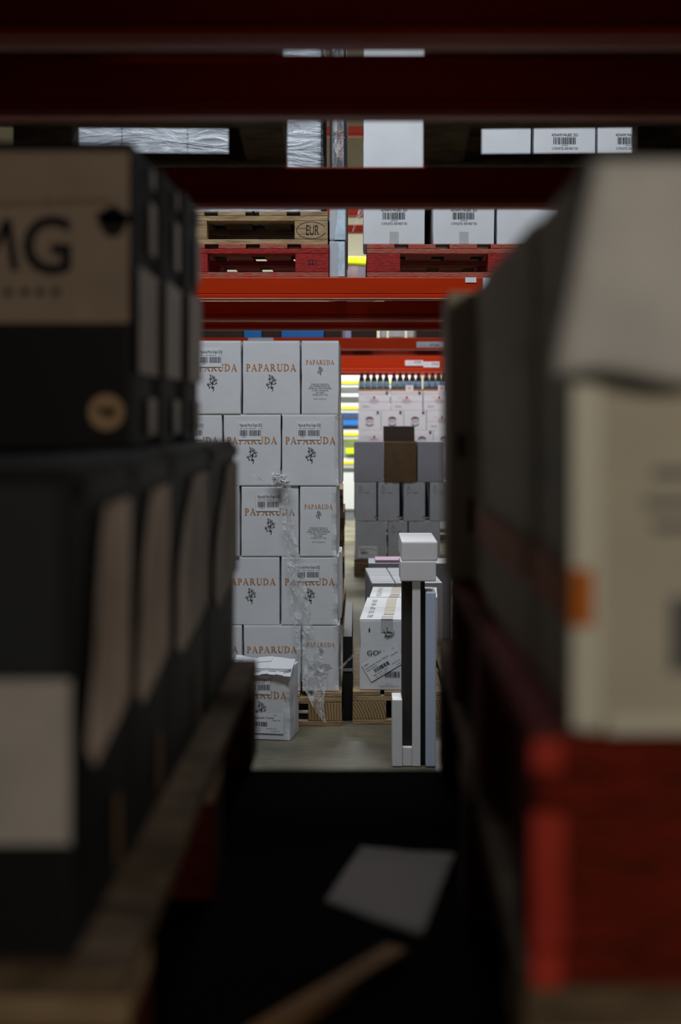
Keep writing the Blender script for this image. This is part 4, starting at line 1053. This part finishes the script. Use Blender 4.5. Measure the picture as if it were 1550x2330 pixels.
def cream(x0, wd, y0, y1, label, seed, m='cream_card', stripe=True, holes=False, front_print=False):
    dp = y1 - y0 - 0.002
    o = carton(wd, dp, RH, m, seed, bulge=0.002, crush=0.002); o.location = (x0 + wd / 2, (y0 + y1) / 2, T2 + 0.0002); tag(o, label, 'carton', 'cream cartons on the red pallet at right')
    rel = lambda q: Zr(q) - T2
    if stripe:
        p = Print(); left(p, wd, 0.005); p.rect(-dp / 2 + 0.003, dp / 2 - 0.004, rel(-0.122), rel(-0.088))
        if front_print: front(p, dp, 0.0042); p.rect(-wd / 2 - 0.004, -wd / 2 + 0.0085, rel(-0.122), rel(-0.088))
        p.build('orange_stripe', 'orange_print', o)
    h_ = Print(); left(h_, wd, 0.0045)
    if holes:
        h_.frame((0, -dp / 2 - 0.003, 0), (1, 0, 0), (0, 0, 1))
        for k in range(4):
            h_ = Print((0, -dp / 2 - 0.003, 0)); h_.rect(-wd / 2 + 0.0125 + k * 0.0165, -wd / 2 + 0.020 + k * 0.0165, rel(-0.046), rel(-0.018)); h_.build('hand_hole', 'slot_dark', o)
        p = Print(); front(p, dp, 0.003); p.rect(-wd / 2 + 0.024, -wd / 2 + 0.052, rel(-0.130), rel(-0.093)); p.build('red_print', 'dark_red_print', o)
    else:
        for a_, b_, r_ in ((0.38, 0.048, 0.010), (-0.2, 0.08, 0.009), (-0.15, -0.035, 0.010)):
            h_ = Print(); left(h_, wd, 0.0045); h_.disc(dp * a_, rel(b_), 0.008, r_); h_.build('dark_mark', 'grey_ink', o)
    if front_print:
        mb = MB(); mb.box(-wd / 2 - 0.004, -wd / 2 + 0.013, -dp / 2 - 0.0025, -dp / 2 - 0.0005, 0.004, rel(0.02)); mb.build('corner_strip', 'pale_cream_card', o, bevel=0.0008)
        mb = MB(); mb.box(-wd / 2 + 0.016, wd / 2, -dp / 2 - 0.004, -dp / 2 - 0.0005, 0.001, 0.011); mb.build('bottom_strip', 'pale_cream_card', o, bevel=0.0008)
        p = Print(); front(p, dp, 0.003)
        for k, (zz, a, b_) in enumerate(((-0.035, 0.045, 0.12), (-0.052, 0.04, 0.13), (-0.066, 0.045, 0.12))): p.rect(-wd / 2 + a, -wd / 2 + b_, rel(zz), rel(zz + 0.005))
        p.build('lettering', 'grey_ink', o); p = Print(); front(p, dp, 0.003); p.rect(-wd / 2 + 0.055, -wd / 2 + 0.10, rel(-0.148), rel(-0.105)); p.build('dark_panel', 'grey_ink', o)
    return o
cream(0.1285, 0.27, 0.770, 0.955, 'big cream carton nearest the camera, orange stripe and white sheet on it', 0, front_print=True)
cream(0.1255, 0.27, 0.957, 1.335, 'second cream carton back at right, orange stripe along its side', 1)
cream(0.101, 0.26, 1.50, 1.61, 'dim end carton with hand holes at the far end of the right row', 2, holes=True, stripe=False, m='cream_card')
cream(0.1300, 0.26, 1.336, 1.495, 'third cream carton in the right row, before the one with hand holes', 3, stripe=False)
# white foam sheet folded over the near carton
def foam():
    mb = MB(); nu, nv = 22, 22; d = 0.762
    zt, zb = Zr(0.1445), Zr(0.022)
    for j in range(nv + 1):
        t = j / nv
        if t < 0.12:  # lies on top, then bends over the front edge
            q = t / 0.12; z = zt + 0.002; y = 0.815 - q * (0.815 - d)
        else:
            q = (t - 0.12) / 0.88; z = zt + 0.001 - q * (zt - zb); y = d - 0.010 * math.sin(q * 3.0) - 0.006 * q
        qq = max(0, (t - 0.12) / 0.88)
        xl = 0.136 - 0.026 * qq ** 0.8
        for i in range(nu + 1):
            x = xl + (0.36 - xl) * i / nu
            n = noise.noise(Vector((x * 20, z * 24, 2.0)))
            curl = 0.004 * max(0, qq - 0.75) * 4 * (1 - i / nu) ** 2
            mb.v.append((x, y + 0.004 * n * (qq > 0) - curl - 0.004, z + (0.004 * qq * math.sin(i * 0.7) if qq > 0.9 else 0)))
    for j in range(nv):
        for i in range(nu):
            a = j * (nu + 1) + i; mb.f.append((a, a + 1, a + nu + 2, a + nu + 1))
    o = mb.build('packing_sheet', 'foam', smooth=True); md = o.modifiers.new('thick', 'SOLIDIFY'); md.thickness = 0.004; md.offset = 1
    tag(o, 'crumpled white packing sheet folded over the nearest cream carton', 'packing sheet')
    p = Print((0, 0.729, 0)); p.disc(X(1480, 0.735), Z(690, 0.735), 0.013, 0.010); 
foam()

# ================================================================== SMALL THINGS
# sheet of paper and batten lying on the dark deck
def on_deck(px, py):
    d = (CAM_Z - DECK) * F / (py - PY); return (X(px, d), d)
q = [on_deck(*p) for p in ((822, 1933), (1036, 1950), (962, 2142), (738, 2060))]
mb = MB(); n = 10
for i in range(n + 1):
    for j in range(n + 1):
        u, v = i / n, j / n
        x = (q[3][0] * (1 - u) + q[2][0] * u) * (1 - v) + (q[0][0] * (1 - u) + q[1][0] * u) * v
        y = (q[3][1] * (1 - u) + q[2][1] * u) * (1 - v) + (q[0][1] * (1 - u) + q[1][1] * u) * v
        mb.v.append((x, y, DECK + 0.0015 + 0.003 * (abs(u - 0.5) * 2) ** 3 * 0.5 + 0.001 * math.sin(6 * u + 3 * v) ** 2))
for i in range(n):
    for j in range(n):
        a = i * (n + 1) + j; mb.f.append((a, a + n + 1, a + n + 2, a + 1))
o = mb.build('paper_sheet', 'paper', smooth=True); md = o.modifiers.new('thick', 'SOLIDIFY'); md.thickness = 0.001; md.offset = 1
tag(o, 'pale paper sheet lying on the dark deck between the pallets', 'paper')
a, b = on_deck(905, 2180), on_deck(640, 2345)
dx, dy = a[0] - b[0], a[1] - b[1]; L_ = math.hypot(dx, dy)
o = MB().box(-L_ / 2 - 0.05, L_ / 2, -0.013, 0.013, 0, 0.012).build('batten', 'batten_wood', None, bevel=0.002, loc=((a[0] + b[0]) / 2, (a[1] + b[1]) / 2, DECK + 0.0002), rz=math.atan2(dy, dx))
tag(o, 'thin brown wooden batten lying on the dark deck in front of the paper', 'batten')

# white slotted display stand on the floor just past the deck
VD = 5.02
vx = lambda p: X(p, VD); vz = lambda p: Z(p, VD)
vs_ = empty('display_stand', (vx(950), VD + 0.08, 0)); tag(vs_, 'white slotted upright stand on the floor in front of the slant-labelled carton', 'stand')
vo = Vector(vs_.location)
def vp(nm, x0, x1, y0, y1, dy0, dy1, m, bev=0.003):
    zb = vz(y1) if y1 else 0.002
    MB().box(vx(x0) - vo.x, vx(x1) - vo.x, dy0, dy1, zb, vz(y0)).build(nm, m, vs_, bevel=bev)
vp('top_block', 914, 996, 1232, 1276, -0.09, 0.30, 'white_board', 0.006)
vp('crossbar', 911, 992, 1276.5, 1322, -0.095, 0.09, 'white_board', 0.004)
vp('dark_panel', 916, 938, 1322.5, 1700, -0.055, 0.06, 'slot_dark')
vp('upright_board', 938.3, 957, 1322.5, None, -0.085, 0.08, 'white_board')
vp('dark_panel', 957.3, 968, 1322.5, None, -0.05, 0.06, 'slot_dark')
vp('blue_white_board', 968.4, 992, 1346, None, -0.095, 0.06, 'blue_white_board', 0.006)
vp('base_block', 893, 915.6, 1592, None, -0.085, 0.05, 'white_board')
vp('foot_bar', 916, 938, 1700.5, None, -0.08, 0.05, 'white_board')
